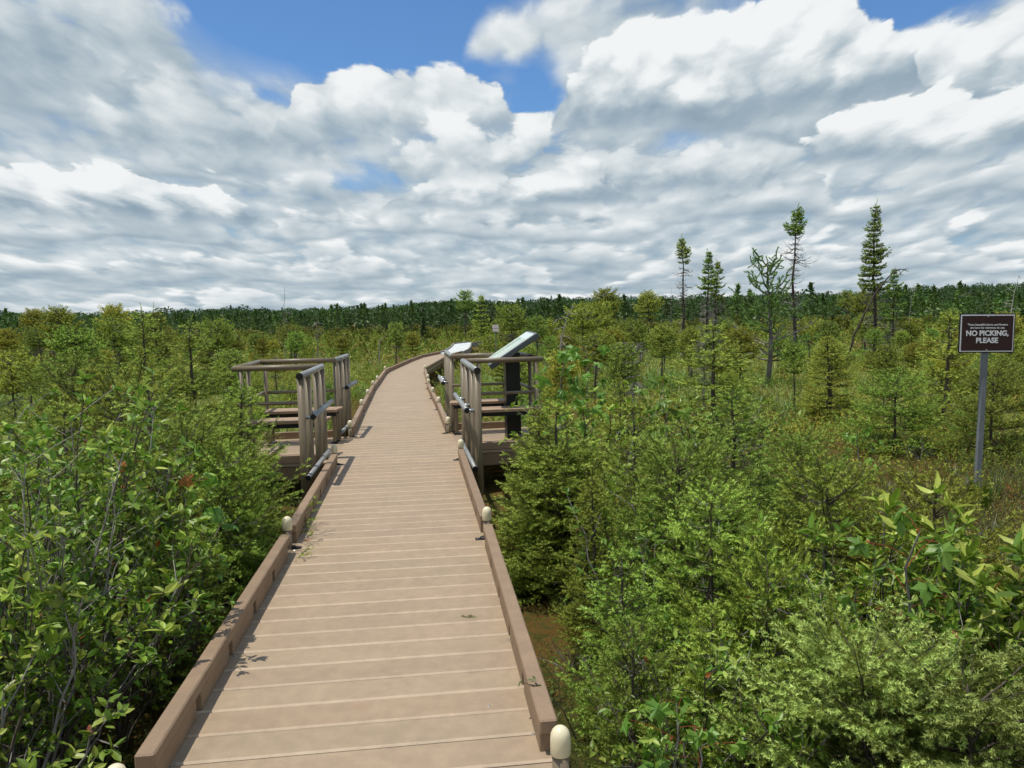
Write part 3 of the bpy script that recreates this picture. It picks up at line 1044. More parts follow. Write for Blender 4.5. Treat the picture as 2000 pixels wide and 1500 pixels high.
# ------------------------------------------------------------------ interpretive panel
root = thing('interpretive_panel', 'tilted pale interpretive panel on a black pedestal at the platform edge', 'information panel', (0, 10.2, 0))
q0 = np.array([-.27, 9.62, .985]); q1 = np.array([.345, 9.66, 1.385]); q2 = np.array([.245, 10.88, 1.375]); q3 = np.array([-.36, 10.86, .985])
ex = unit(q1 - q0); ey = unit(q3 - q0); ez = unit(np.cross(ex, ey)); ey = np.cross(ez, ex)
cen = (q0 + q1 + q2 + q3) / 4 - np.array([0, 10.2, 0])
lx = np.linalg.norm(q1 - q0) / 2; ly = np.linalg.norm(q3 - q0) / 2
a = Acc(); a.box(cen - ez * .012, [ex, ey, ez], (lx, ly, .034), (.1, .1, .1), .004)
tray = link('tray', a.mesh('tray', solid_mat('tray_grey', (.07, .08, .085), .4), fixn=True), root)
a = Acc(); a.box(cen + ez * .024, [ex, ey, ez], (lx - .035, ly - .035, .003), (.6, .7, .65))
pf_ = link('printed_face', a.mesh('printed_face', 'palepanel', fixn=True), tray)
a = Acc()
for (u0, v0, hu, hv, c_) in ((-.02, .30, lx * .62, .10, (.30, .40, .26)), (-.02, -.30, lx * .62, .14, (.42, .50, .42)), (.16, .0, .035, .16, (.35, .42, .42))):
    a.box(cen + ez * .0285 + ex * u0 + ey * v0, [ex, ey, ez], (hu, hv, .0012), c_)
for q in range(7):
    a.box(cen + ez * .0285 + ex * (.09 - .045 * q) + ey * .0, [ex, ey, ez], (.006, .13, .0011), (.33, .36, .36))
link('pictures', a.mesh('pictures', 'greywood', fixn=True), pf_)
a = Acc()
a.box((.0, -.02, .47), [(.99, .14, 0), (-.14, .99, 0), (0, 0, 1)], (.095, .12, .66), (.02, .02, .02), .006)
link('pedestal', a.mesh('pedestal', 'black', fixn=True), root)

# ------------------------------------------------------------------ the sign
sx, sy = 4.99, 8.0
zb = float(gz(sx, sy))
root = thing('sign', 'brown and white no picking please sign on a leaning grey wooden post', 'sign', (sx - .07, sy, zb))
lean = math.atan2(.028, 1.35)
root.rotation_euler = (0, math.radians(1.2), 0)
H_ = 1.56 - zb
a = Acc(); a.box((0, 0.03, H_ / 2 - .15), XYZ, (.029, .022, H_ / 2 + .09), (.2, .2, .2), .004)
link('post', a.mesh('post', 'postgrey', fixn=True), root)
W2, H2 = .29, .205
cz = 1.337 - zb
a = Acc(); a.box((.0, 0, cz), XYZ, (W2, .006, H2), (.1, .1, .1), .002)
bd = link('board', a.mesh('board', 'black', fixn=True), root)
fr_ = Acc(); fr_.box((0, -.0075, cz), XYZ, (W2 - .012, .0014, H2 - .012), (.8, .8, .8))
link('border', fr_.mesh('border', 'white', fixn=True), bd)
fr_ = Acc(); fr_.box((0, -.0105, cz), XYZ, (W2 - .024, .0014, H2 - .024), (.03, .01, .01))
link('face', fr_.mesh('face', 'signbrown', fixn=True), bd)
for zz in (H2 - .03, -H2 + .03):
    a = Acc(); a.lathe((0, 0, 0), [(.009, 0), (.008, .004), (0, .006)], (.5, .5, .5), 10)
    o = link('bolt', a.mesh('bolt', 'steel'), bd); o.location = (0, -.012, cz + zz); o.rotation_euler = (PI / 2, 0, 0)


def text(body, size, z, off):
    cu = bpy.data.curves.new('lettering', 'FONT')
    cu.body = body; cu.size = size; cu.align_x = 'CENTER'; cu.align_y = 'CENTER'; cu.extrude = .0008; cu.offset = off
    cu.materials.append(MAT['white'])
    o = bpy.data.objects.new('lettering', cu); col.objects.link(o); o.parent = bd
    bpy.context.view_layer.update()
    me = bpy.data.meshes.new_from_object(o.evaluated_get(bpy.context.evaluated_depsgraph_get()))
    bpy.data.objects.remove(o)
    o = link('lettering', me, bd)
    o.location = (0, -.0128, z); o.rotation_euler = (PI / 2, 0, 0)
    return o


text('These beautiful plants and flowers', .0305, cz + .088, .0003)
text('are here for everyone to see.', .0305, cz + .056, .0003)
text('NO PICKING,', .074, cz - .002, .0026)
text('PLEASE', .074, cz - .077, .0026)
# sign board turned a little toward the boardwalk
bd.rotation_euler = (0, rad(-.3), 0)

# far sign beside the bend
fz = float(gz(-.52, 26))
root = thing('small_sign', 'small pale two-part sign on a thin post far along the bog', 'sign', (-.52, 26, fz))
a = Acc(); a.box((0, .02, .75), XYZ, (.014, .012, .92), (.4, .4, .4))
link('post', a.mesh('post', 'postgrey', fixn=True), root)
a = Acc(); a.box((0, 0, 1.72), XYZ, (.105, .006, .058), (.4, .4, .4), .003)
link('upper_board', a.mesh('upper_board', 'palesign', fixn=True), root)
a = Acc(); a.box((0.01, 0, 1.60), XYZ, (.105, .006, .045), (.4, .4, .4), .003)
link('lower_board', a.mesh('lower_board', 'palesign', fixn=True), root)


# =================================================================== VEGETATION
def proto(kind, seed, H, **kw):
    if kind == 'spruce':
        t, c = spruce(seed, H, **kw)
        return H, t.mesh('spruce_trunk', 'bark', True), c.mesh('spruce_crown', 'needle')
    if kind == 'shrub':
        t, c = shrub(seed, H, **kw)
        return H, t.mesh('shrub_stems', 'bark', True), c.mesh('shrub_leaves', 'leaf')
    if kind == 'maple':
        t, c = maple(seed, H, **kw)
        return H, t.mesh('maple_stem', 'bark', True), c.mesh('maple_leaves', 'leaf')


PR = {}
FINE = dict(nn=40, nl=.0130, nw=.0027, twig_step=.038, whorl=.125, nb=10, tlen=(.04, .22))
MIDD = dict(nn=9, nl=.030, nw=.011, twig_step=.07, whorl=.165, nb=10, tlen=(.06, .24))


def P(key):
    if key in PR:
        return PR[key]
    d = {
        'nf1': ('spruce', 1, 1.7, dict(R=.52, profile='cone', **FINE)),
        'nf2': ('spruce', 2, 1.5, dict(R=.42, profile='cone', tint=(1.1, 1.05, .9), **FINE)),
        'nf3': ('spruce', 3, 1.0, dict(R=.42, profile='cone', deadtw=.12, **FINE)),
        'nfl1': ('spruce', 4, .85, dict(R=.62, profile='flat', up=.6, **FINE)),
        'nfl2': ('spruce', 5, .65, dict(R=.55, profile='flat', up=.9, deadtw=.15, tint=(1.15, 1.05, .9), **FINE)),
        'nc1': ('spruce', 6, 1.3, dict(R=.42, profile='cone', bare=.36, deadtw=.1, **FINE)),
        'nc2': ('spruce', 7, 1.1, dict(R=.48, profile='flat', bare=.3, up=.5, deadtw=.15, **FINE)),
        'nb1': ('spruce', 8, .8, dict(R=.75, profile='flat', up=.55, new=1.0, tint=(.95, 1.0, 1.5), nn=56, nl=.014, nw=.0026, twig_step=.040, whorl=.13, nb=10, tlen=(.05, .2))),
        'mf1': ('spruce', 11, 2.0, dict(R=.55, profile='cone', **MIDD)),
        'mf2': ('spruce', 12, 2.0, dict(R=.65, profile='cone', tint=(1.15, 1.0, .9), **MIDD)),
        'mf3': ('spruce', 13, 1.4, dict(R=.7, profile='flat', tint=(.85, 1.0, 1.15), **MIDD)),
        'mf4': ('spruce', 18, 1.2, dict(R=.8, profile='flat', up=.6, deadtw=.1, **MIDD)),
        'mc1': ('spruce', 14, 2.2, dict(R=.5, profile='club', bare=.5, **MIDD)),
        'mc2': ('spruce', 15, 2.4, dict(R=.6, profile='club', bare=.45, tint=(1.2, 1.0, .85), **MIDD)),
        'mc3': ('spruce', 16, 2.0, dict(R=.45, profile='club', bare=.6, tint=(.9, .95, 1.0), **MIDD)),
        'mc4': ('spruce', 17, 2.3, dict(R=.7, profile='club', bare=.55, deadtw=.15, tint=(1.1, 1.0, .9), **MIDD)),
        'sh1': ('shrub', 21, 1.5, dict(R=.55, stems=11, ll=.050, leafy=1.0)),
        'sh2': ('shrub', 22, 1.2, dict(R=.5, stems=8, redfrac=.008)),
        'sh3': ('shrub', 23, .8, dict(R=.4, stems=7, ll=.045)),
        'sh4': ('shrub', 24, 1.6, dict(R=.6, stems=8, ll=.062, lw=.40, leafy=.95)),
        'sh5': ('shrub', 25, .6, dict(R=.35, stems=8, ll=.032, redfrac=.008)),
        'sh6': ('shrub', 26, .9, dict(R=.35, stems=6, ll=.085, lw=.38)),
        'ma1': ('maple', 31, 1.4, dict(n=20, size=.09, red=.02)),
        'ma2': ('maple', 32, .9, dict(n=12, size=.078, red=.4)),
        'ma3': ('maple', 33, .7, dict(n=9, size=.068, red=.03)),
    }[key]
    PR[key] = proto(d[0], d[1], d[2], **d[3])
    return PR[key]


TREES = []


def plant(key, x, y, ztop, rz, name, label, cat, group=None, sink=0.0, wide=1.0):
    H, tm, cm = P(key) if isinstance(key, str) else key
    z0 = float(gz(x, y)) - sink
    s = (ztop - z0) / H
    r = thing(name, label, cat, (x, y, z0), rz, group)
    r.scale = (s * wide, s * wide, s)
    tn, cn = {'spruce': ('trunk', 'crown'), 'shrub': ('stem', 'leaves'), 'maple': ('stem', 'leaves')}['spruce' if isinstance(key, tuple) or key[0] in 'nm' and key[:2] != 'ma' else ('shrub' if key[:2] == 'sh' else 'maple')]
    link(tn, tm, r); link(cn, cm, r)
    TREES.append((x, y, ztop))
    return r


RAD = {'nf1': .45, 'nf2': .36, 'nf3': .36, 'nfl1': .5, 'nfl2': .45, 'nc1': .36, 'nc2': .4, 'sh1': .62, 'sh2': .55, 'sh3': .45, 'sh4': .66, 'sh5': .4, 'sh6': .42, 'ma1': .2, 'ma2': .2, 'ma3': .18}


def hero(key, px, pytop, Y, label, name='spruce', cat='spruce tree', rz=None, group=None, wide=1.0):
    p = at(px, pytop, Y)
    if key in RAD and Y < 13:
        s = (p[2] - float(gz(p[0], Y))) / P(key)[0] * wide
        need = .80 + RAD[key] * s
        dlt = p[0] - path_x(Y)
        if key[0] == 'n':
            need -= RAD[key] * s * .2
        if abs(dlt) < need:
            p[0] = path_x(Y) + math.copysign(need, dlt)
        if 7.2 < Y < 12.2 and -3.6 < p[0] < .7:
            p[0] = (-3.45 - RAD[key] * s * .8) if p[0] < -1.5 else (.55 + RAD[key] * s * .8)
    return plant(key, p[0], Y, p[2], random.random() * 6.28 if rz is None else rz, name, label, cat, group, wide=wide)


# --- spruces that stand out, side away from the sign
hero('nf1', 268, 606, 9.3, 'tallest slender young spruce beside the platform railing', wide=1.05)
hero('nf2', 312, 606, 10.6, 'slender spruce with a pointed leader just behind the tallest one beside the platform', wide=1.1)
hero('nf1', 368, 628, 8.8, 'broad bushy spruce closest to the railing of the platform, pale shoots at its top', wide=1.2)
hero('nf3', 300, 752, 6.0, 'small cone-shaped spruce below the tallest slender pair', wide=1.4)
hero('nf2', 455, 752, 6.3, 'bright yellow-green spruce touching the near bench of the platform', wide=1.25)
hero('nfl1', 395, 838, 5.4, 'low spreading spruce in front of the yellow-green one')
hero('nc2', 440, 880, 5.2, 'low spruce with drooping pale tips under the platform edge', wide=.8)
hero('nf3', 118, 800, 5.2, 'small spruce with pale shoots behind the tall leafy holly shrubs')
hero('nf3', 315, 905, 4.35, 'small dark spruce right in the gap between leafy shrub and maple sapling'.replace('right in', 'in'))
hero('nfl1', 140, 715, 8.4, 'blue-green spreading spruce behind the leafy shrubs', wide=1.0)
hero('nfl2', 230, 770, 6.9, 'low flat-topped spruce between blue-green one and slender pair')
hero('mc1', 150, 641, 13.5, 'dark flat-topped spruce with a bare thick trunk standing alone')
hero('mc3', 443, 686, 13.2, 'small club-topped spruce with bare trunk behind the platform railing')
hero('mc4', 22, 690, 12.5, 'dark club-topped spruce at the picture edge with a shaggy bare trunk')
hero('mc2', 118, 603, 27, 'tall club-topped spruce reaching the skyline behind the dark flat-topped one')
hero('mc2', 226, 598, 31, 'tall thin club-topped spruce breaking the skyline above the slender pair')
hero('mc4', 222, 622, 24, 'yellowish twin-topped spruce below the skyline club-topped one')
hero('mc4', 420, 626, 22, 'yellow-green club-topped spruce above the corner of the platform railing')
# --- sign side
hero('nf2', 1015, 798, 6.1, 'bright green spruce leaning over the boardwalk beside the platform', wide=1.15)
hero('nf3', 1082, 800, 6.0, 'small spruce with fresh bright tips next to the one by the platform', wide=1.2)
hero('nfl1', 985, 880, 5.9, 'low bright spruce hanging over the curb rail past the second bollard', wide=.9)
hero('nf1', 1212, 738, 7.6, 'dark-centred small spruce between the two maple saplings', wide=.8)
hero('nf3', 1240, 800, 5.6, 'soft pale-tipped spruce in the middle of the thicket on the sign side', wide=1.0)
hero('nc1', 1437, 772, 5.1, 'spruce with thick dark trunk and layered pale-tipped boughs', wide=1.3)
hero('nf2', 1165, 930, 4.6, 'yellow-green feathery spruce close to the second bollard on the sign side', wide=.95)
hero('nfl1', 1330, 880, 4.7, 'broad low spruce in front of the thick-trunked one', wide=.85)
hero('nc2', 1385, 955, 3.9, 'small spruce with forked bare base below the thick-trunked one', wide=1.0)
hero('nf3', 1215, 1085, 3.75, 'low ragged spruce with grey dead twigs beneath it', wide=1.0)
hero('nfl2', 1500, 1128, 3.35, 'low dense cushion-shaped spruce above the tangle of grey twigs', wide=.8)
hero('nc2', 1235, 1225, 3.15, 'drooping little spruce near the mossy gap by the curb', wide=.8)
hero('nf3', 1385, 1195, 3.2, 'patchy low spruce with pale tips behind the toothed maple leaves', wide=1.0)
hero('nb1', 1690, 1275, 2.75, 'nearest spruce with thick pale-tipped boughs at the bottom of the picture', wide=.95)
hero('nb1', 1900, 1335, 2.6, 'second nearest spruce, spreading across the lower picture corner', wide=1.15)
hero('nf3', 1400, 640, 11.5, 'yellow-green cone-shaped spruce standing in front of the tall tamarack', wide=1.4)
hero('nf2', 1625, 655, 13.5, 'small cone-shaped spruce with a bare trunk under the leaning dead tree', wide=1.5)
hero('nfl1', 1560, 860, 6.4, 'spreading spruce with pale upturned shoots beside the thick-trunked one', wide=.9)
hero('nfl1', 1750, 735, 10.5, 'broad light-tipped spruce halfway between tamarack and sign', wide=1.05)
hero('nf3', 1850, 620, 12.5, 'broad yellow-green spruce just behind the sign board', wide=1.1)
hero('nfl1', 1940, 720, 9.8, 'yellowish layered spruce behind the sign post', wide=.9)
hero('nfl2', 1620, 940, 4.6, 'low yellow-tipped spruce below the red-leaved ground plants', wide=1.0)
hero('nfl2', 1830, 960, 4.4, 'pale low spruce between the leafy shrub and the sign post', wide=.9)
# mid-distance individuals that break the treeline
for (key, px, py, Y, lab) in (
        ('mc2', 1183, 566, 40, 'spruce with a thin whorled top breaking the skyline beside the dead snag'),
        ('mc1', 1267, 570, 44, 'yellow-green club-topped spruce at the skyline before the first tall spruce'),
        ('mc4', 1000, 598, 29, 'broad flat yellow-green spruce crown above the interpretive panel'),
        ('mf1', 940, 577, 62, 'larch-like loose tree breaking the skyline above the small sign'),
        ('mc3', 906, 569, 70, 'tiny pointed spruce top sticking out of the far treeline'),
        ('mc4', 1140, 597, 25, 'yellow flat-crowned spruce next to the leaning dead snag'),
        ('mc2', 1160, 596, 26, 'second yellow flat-crowned spruce of the close pair'),
        ('mc4', 1237, 627, 21, 'flat-crowned spruce with bare grey trunk below the skyline'),
        ('mc1', 1292, 637, 19, 'club-topped spruce at the foot of the first tall spruce'),
        ('mf1', 1188, 588, 30, 'dense cone-topped spruce with shaggy grey lower trunk'),
        ('mc3', 1655, 568, 75, 'tiny spruce top alone on the skyline between the tall spruces'),
        ('mc4', 1690, 572, 38, 'loose spruce top under the tallest pointed spruce'),
        ('mc2', 60, 560 + 45, 45, 'thin-topped spruce at the skyline near the picture edge'),
        ('mc2', 806, 650, 33, 'yellow-crowned small spruce with bare stem beyond the boardwalk bend'),
        ('mc3', 770, 632, 30, 'small dark spruce beyond the first bend of the boardwalk')):
    hero(key, px, py, Y, lab)


# --- the tall sparse spruces on the skyline
def tall(seed, px, py, Y, R, bare, label, leanx=0.0, prof='tall', tint=(.85, .9, 1.0), **kw):
    p = at(px, py, Y)
    z0 = float(gz(p[0], Y)); H = p[2] - z0
    t, c = spruce(seed, H, R, dens=.80, irr=.55, profile=prof, bare=bare, lean=leanx, tint=tint, barkc=BARK * .8, nn=11, nl=.045, nw=.015, twig_step=.075, whorl=.15, nb=9, **kw)
    r = thing('tall_spruce', label, 'spruce tree', (p[0] - leanx * H, Y, z0), 0, 'tall sparse spruces on the skyline')
    link('trunk', t.mesh('trunk', 'bark', True), r); link('crown', c.mesh('crown', 'needle'), r)


tall(41, 1335, 462, 28, .38, .78, 'first tall thin spruce with a small tufted top, next to the pair of tops', deadtw=.1, prof='tuft')
tall(42, 1377, 494, 27, .78, .66, 'shorter tall spruce of the close pair, wide-topped with a bare trunk', deadtw=.1)
tall(43, 1399, 512, 29, .75, .60, 'thin one-sided spruce just beside the wide-topped one of the pair', deadtw=.3)
tall(44, 1557, 404, 25, .46, .82, 'tall dark spruce with a bushy club top and long bare branched trunk', leanx=.02, prof='tuft', deadtw=.1)
tall(45, 1714, 398, 27, .85, .46, 'tallest pointed spruce with layered boughs and bare lower branches', prof='tall')
tall(46, 1746, 526, 33, .85, .40, 'short bare-looking spruce close behind the tallest pointed one', deadtw=.35)

# tamarack: gnarled trunk, upright wandering limbs with soft tufts
rs = np.random.RandomState(77)
p = at(1503, 497, 20); z0 = float(gz(p[0], 20)); Ht = p[2] - z0
tt = Acc(); tc_ = Acc()
zz = np.linspace(0, 1, 9)
tp = np.stack([.06 * np.sin(zz * 5), .04 * np.cos(zz * 4), zz * Ht * .97], 1); tp[0, 2] = -.1
tt.tube(tp, .066 * (1 - zz) ** .8 + .008, GREYB * .6, n=8)
Pp = []; Dd = []; Ll = []
for k in range(46):
    t0 = .18 + .8 * (k + rs.rand()) / 46
    b = np.array([np.interp(t0, zz, tp[:, j]) for j in range(3)])
    a = k * 2.4 + rs.rand(); h = np.array([math.cos(a), math.sin(a), 0])
    L = (1.15 * (1 - t0) ** .6 + .25) * (.6 + .5 * rs.rand())
    s = np.linspace(0, 1, 8)
    up_ = .25 + .8 * t0
    pts = b + np.outer(s * L, h) + np.outer(s ** 1.6 * L * up_, [0, 0, 1]) + np.cumsum(rs.normal(size=(8, 3)) * .03, axis=0)
    pts[0] = b
    dead = t0 < .42 and rs.rand() < .65
    cc_ = GREYB * (.8 + .4 * rs.rand()) if dead else BARK * 1.2
    tt.tube(pts, np.linspace(.016 + .012 * (1 - t0), .003, 8), cc_, n=4, cap=False)
    for q in range(int(L * 9)):
        ss = .2 + .8 * rs.rand(); ip = np.array([np.interp(ss, s, pts[:, j]) for j in range(3)])
        d = unit(rs.normal(size=3) + h * .6 + [0, 0, .35]); l = .12 + .3 * rs.rand() * (1.1 - ss)
        tt.tube([ip, ip + d * l * .5, ip + d * l + [0, 0, .03]], [.004, .003, .0015], cc_, n=3, cap=False)
        if not dead:
            Pp.append(ip); Dd.append(d); Ll.append(l)
    if not dead:
        for q in range(7):
            Pp.append(pts[q]); Dd.append(unit(pts[q + 1] - pts[q])); Ll.append(float(np.linalg.norm(pts[q + 1] - pts[q])))
Pp = np.array(Pp); Dd = np.array(Dd); Ll = np.array(Ll)
needles(tc_, Pp, Dd, Ll, 80, .036, .011, np.array([.24, .40, .09]), np.array([.36, .54, .13]), np.full(len(Pp), .3), rs)
r = thing('tamarack', 'gnarled blue-green tamarack with wandering upright limbs between the tall spruces', 'tamarack tree', (p[0], 20, z0), 0)
link('trunk', tt.mesh('trunk', 'bark', True), r); link('crown', tc_.mesh('crown', 'needle'), r)


# --- dead trees
def snag(pts_px, Y, r0, label, twigs=14, seed=1, c=GREYB, tl=.35, name='dead_tree', cat='dead tree'):
    rs = np.random.RandomState(seed)
    pts = np.array([at(x, y, Y + (yo if len(q) > 2 else 0)) for q in pts_px for (x, y, yo) in [(q[0], q[1], q[2] if len(q) > 2 else 0)]])
    z0 = float(gz(pts[0][0], Y))
    base = np.array([pts[0][0], Y, z0])
    pts = np.concatenate([[base + [0, 0, -.05]], pts]) - base
    # resample
    tq = np.linspace(0, len(pts) - 1, 4 * len(pts))
    pr = np.stack([np.interp(tq, np.arange(len(pts)), pts[:, j]) for j in range(3)], 1)
    pr[1:-1] += rs.normal(size=(len(pr) - 2, 3)) * r0 * .25
    a = Acc(); a.tube(pr, np.linspace(r0, r0 * .18, len(pr)), c * .8, n=6)
    b = a
    for q in range(twigs):
        ss = (.25 + .75 * rs.rand()) * (len(pr) - 1); ip = np.array([np.interp(ss, np.arange(len(pr)), pr[:, j]) for j in range(3)])
        d = unit(rs.normal(size=3) * [1, .6, .5] + [0, 0, -.1]); l = tl * (.4 + .8 * rs.rand())
        m = ip + d * l * .5 + rs.normal(size=3) * l * .08; e = m + unit(d + [0, 0, -.4] + rs.normal(size=3) * .3) * l * .5
        b.tube([ip, m, e], [r0 * .28, r0 * .2, r0 * .08], c * (.8 + .4 * rs.rand()), n=3, cap=False)
        for _ in range(3):
            d2 = unit(d + rs.normal(size=3) * .7)
            b.tube([m, m + d2 * l * .3], [r0 * .14, r0 * .05], c, n=3, cap=False)
    r = thing(name, label, cat, tuple(base), 0)
    link('trunk', a.mesh('trunk', 'bark', True), r)
    return r


snag([(1092, 705), (1097, 665), (1106, 625), (1119, 596)], 18, .028, 'pale leaning dead snag with short side twigs beyond the interpretive panel', 16, 2, GREYB * 1.3)
snag([(1658, 688), (1668, 655), (1690, 610), (1712, 570), (1735, 540), (1758, 524), (1775, 530)], 26, .05, 'dark dead tree bent over to a drooping tip beside the tallest pointed spruce', 10, 3, BARK * 1.0, .4)
snag([(556, 690), (555, 620), (556, 560)], 34, .030, 'thin straight dead spar standing on the skyline behind the platform', 14, 4, GREYB, .4)
snag([(1772, 690), (1776, 620), (1784, 553)], 38, .03, 'thin pale dead stem on the skyline near the sign', 6, 5, GREYB * 1.2)
snag([(1975, 690), (1972, 640), (1978, 590), (1990, 535)], 24, .030, 'white dead stem behind the sign board', 14, 6, GREYB * 1.6)
snag([(1310, 640), (1311, 600), (1311, 560)], 50, .03, 'short thin dead spar at the skyline before the first tall spruce', 4, 7)
snag([(622, 700), (620, 660), (622, 625)], 22, .02, 'slim dead spruce stem between the platform and the boardwalk', 26, 8, GREYB * .9, .2)
snag([(432, 640), (436, 600)], 34, .02, 'small pale dead stem at the treeline above the platform', 6, 9, GREYB * 1.3)
snag([(1237, 760), (1238, 715), (1234, 675)], 14.5, .03, 'grey bushy dead spruce with a tangle of bare twigs', 70, 10, GREYB * 1.0, .34)
snag([(1375, 730), (1376, 700), (1375, 670)], 15, .03, 'low grey dead spruce before the tamarack', 60, 11, GREYB * .8, .3)
snag([(740, 668), (755, 655), (775, 645)], 30, .025, 'broken pale dead branch leaning over the bog beyond the boardwalk bend', 5, 12, GREYB * 1.4, .3)

# dead twig tangles
for (px, py, Y, H, R, n, sd, lab) in (
        (1330, 1010, 4.0, .5, .5, 16, 21, 'grey twiggy dead boughs behind the forked small spruce'),
        (1300, 1140, 3.4, .4, .35, 10, 22, 'dark dead stems in the shaded gap below the low spruces'),
        (1160, 1110, 3.6, .4, .2, 6, 23, 'pale leaning twigs beside the mossy strip by the curb'),
        (1440, 1090, 3.75, .50, .45, 16, 1, 'tangle of grey lichen-covered dead twigs under the thick-trunked spruce'),
        (1585, 1170, 3.5, .4, .4, 10, 2, 'grey dead twigs behind the low cushion spruce'),
        (120, 1330, 3.0, .55, .4, 8, 3, 'pale dead branches low among the leaves in the lower picture corner'),
        (250, 1290, 3.1, .45, .3, 6, 4, 'thin grey dead stems beside the nearest curb rail'),
        (1250, 1300, 3.0, .35, .3, 8, 5, 'fine dead twigs below the low ragged spruce'),
        (1110, 1260, 3.2, .25, .35, 6, 6, 'bare twigs lying over the moss beside the curb rail'),
        (170, 1130, 3.7, .7, .4, 8, 7, 'upright grey stems inside the tall leafy shrub'),
        (1800, 900, 6.4, .35, .3, 6, 8, 'fallen bleached twigs among the red leaves before the sign'),
        (1240, 720, 13.5, .6, .6, 12, 9, 'low pale dead brush beyond the maple saplings'),
        (1500, 1400, 2.8, .35, .35, 9, 10, 'dry brown twigs on the litter beside the nearest spruce'),
        (1890, 1250, 3.0, .45, .35, 9, 11, 'pale stick pile beneath the red-tipped maple')):
    p = on(px, py, -.38)
    x, y = p[0], p[1]
    a = dead_twigs(sd + 200, H, R, n, GREYB * (1.0 + .25 * math.sin(sd * 3)), r=.0045)
    link('dead_twigs', a.mesh('dead_twigs', 'bark', True), None, lab, 'dead twigs', None, loc=(x, y, float(gz(x, y))))

# forked grey stem of the dead sapling by the near curb
sp = Acc()
b0 = on(382, 1215, -.40); Yb = b0[1]
w = lambda x, y: at(x, y, Yb)
for pts, r in (([(384, 1215), (386, 1160), (392, 1110), (412, 1060), (440, 1010)], .0065), ([(392, 1110), (400, 1070), (425, 1020), (432, 985)], .004), ([(398, 1130), (418, 1080), (428, 1050)], .003), ([(412, 1060), (470, 1010)], .002)):
    q = np.array([w(*a_) for a_ in pts]) - np.array(b0)
    sp.tube(q, np.linspace(r, r * .4, len(q)), GREYB * 1.7, n=5)
link('dead_sapling', sp.mesh('dead_sapling', 'bark', True), None, 'forked pale grey dead sapling stem beside the curb rail below the maple', 'dead sapling', loc=tuple(b0))

# --- broad-leaved shrubs
for (key, px, py, Y, lab, wd) in (
        ('sh4', 60, 768, 3.9, 'tallest leafy holly shrub with pointed shoots at the picture edge', 1),
        ('sh1', 195, 775, 4.1, 'tall leafy shrub with dark stems next to the tallest one', 1),
        ('sh4', 285, 855, 4.3, 'leafy shrub with large upright leaves before the small cone spruce', .75),
        ('sh1', 10, 870, 3.3, 'dense leafy shrub cut by the picture edge', 1),
        ('sh2', 150, 935, 3.5, 'leafy shrub with red-brown leaves mixed in, low before the tall ones', 1),
        ('sh2', 260, 985, 3.7, 'open shrub with scattered orange leaves in front of the dark small spruce', 1),
        ('sh3', 60, 1110, 3.0, 'low dense green shrub under the tall leafy ones', 1.1),
        ('sh3', 200, 1130, 3.2, 'low shrub with a few broad hanging leaves beside the dead stems', 1.1),
        ('sh5', 330, 1130, 3.7, 'small-leaved low shrub beside the forked dead sapling', 1),
        ('sh5', 130, 1270, 2.75, 'small-leaved shrub in the shade near the first bollard', 1.2),
        ('sh5', 300, 1230, 3.1, 'low small-leaved shrub leaning to the nearest curb rail', 1),
        ('sh5', 450, 1020, 4.7, 'tiny-leaved brownish shrub near the second bollard', 1),
        ('sh1', 80, 900, 4.6, 'bushy green shrub behind the tall stems', 1),
        ('sh6', 1720, 955, 3.9, 'leafy shrub with a tuft of upright leaves below the red ground plants', .9),
        ('sh6', 1575, 1030, 3.6, 'narrow shrub with whorled leaves beside the grey twigs', .8),
        ('sh2', 1640, 1075, 3.4, 'leafy shrub in the middle of the near thicket on the sign side', .9),
        ('sh6', 1870, 1050, 3.5, 'pale green leafy shrub with large upright leaves under the sign', 1),
        ('sh6', 1960, 1065, 3.3, 'leafy shrub with long pale leaves at the picture edge under the sign', .9),
        ('sh3', 1780, 1130, 3.1, 'dark green leafy shrub below the red-tipped maple', 1),
        ('sh3', 1930, 1190, 3.0, 'leafy shrub mixed with dry stems near the picture corner', 1),
        ('sh5', 1270, 1225, 3.1, 'small round-leaved shrub between the low spruces', 1),
        ('sh5', 1450, 1270, 2.85, 'glossy-leaved low shrub beside the nearest spruce', 1),
        ('sh5', 1390, 1330, 2.75, 'low green shrub above the toothed maple leaves', .8),
        ('sh3', 1160, 985, 4.3, 'leafy undershrub below the feathery spruce', 1),
        ('sh2', 1290, 900, 5.0, 'open brownish shrub in the centre of the thicket', 1),
        ('sh2', 1120, 745, 7.2, 'blue-green leafy shrub behind the panel railing', 1.2),
        ('sh2', 1350, 760, 6.9, 'grey-green shrub beside the second maple sapling', 1.2)):
    hero(key, px, py, Y, lab, 'leafy_shrub', 'shrub', wide=wd)

# --- maples
for (key, px, py, Y, lab) in (
        ('ma1', 1105, 690, 6.6, 'tall light green maple sapling beside the panel railing'),
        ('ma1', 1130, 682, 7.4, 'maple sapling just behind the tall light green one'),
        ('ma1', 1292, 745, 6.0, 'maple sapling with drooping leaves in the middle of the thicket'),
        ('ma2', 430, 912, 4.35, 'red-tipped maple sapling above the forked dead stem'),
        ('ma3', 500, 955, 4.4, 'small red-tipped maple sapling close to the second bollard'),
        ('ma3', 1800, 1030, 3.2, 'maple sapling with an orange leaf on top below the sign'),
        ('ma3', 1290, 1375, 2.65, 'little maple with bright toothed leaves near the first bollard on the sign side'),
        ('ma3', 1340, 1430, 2.55, 'little maple beside the bright toothed one at the picture bottom'),
        ('ma3', 1690, 845, 7.2, 'tiny yellow-green maple on the open heath in front of the tamarack')):
    hero(key, px, py, Y, lab, 'maple_sapling', 'maple sapling')

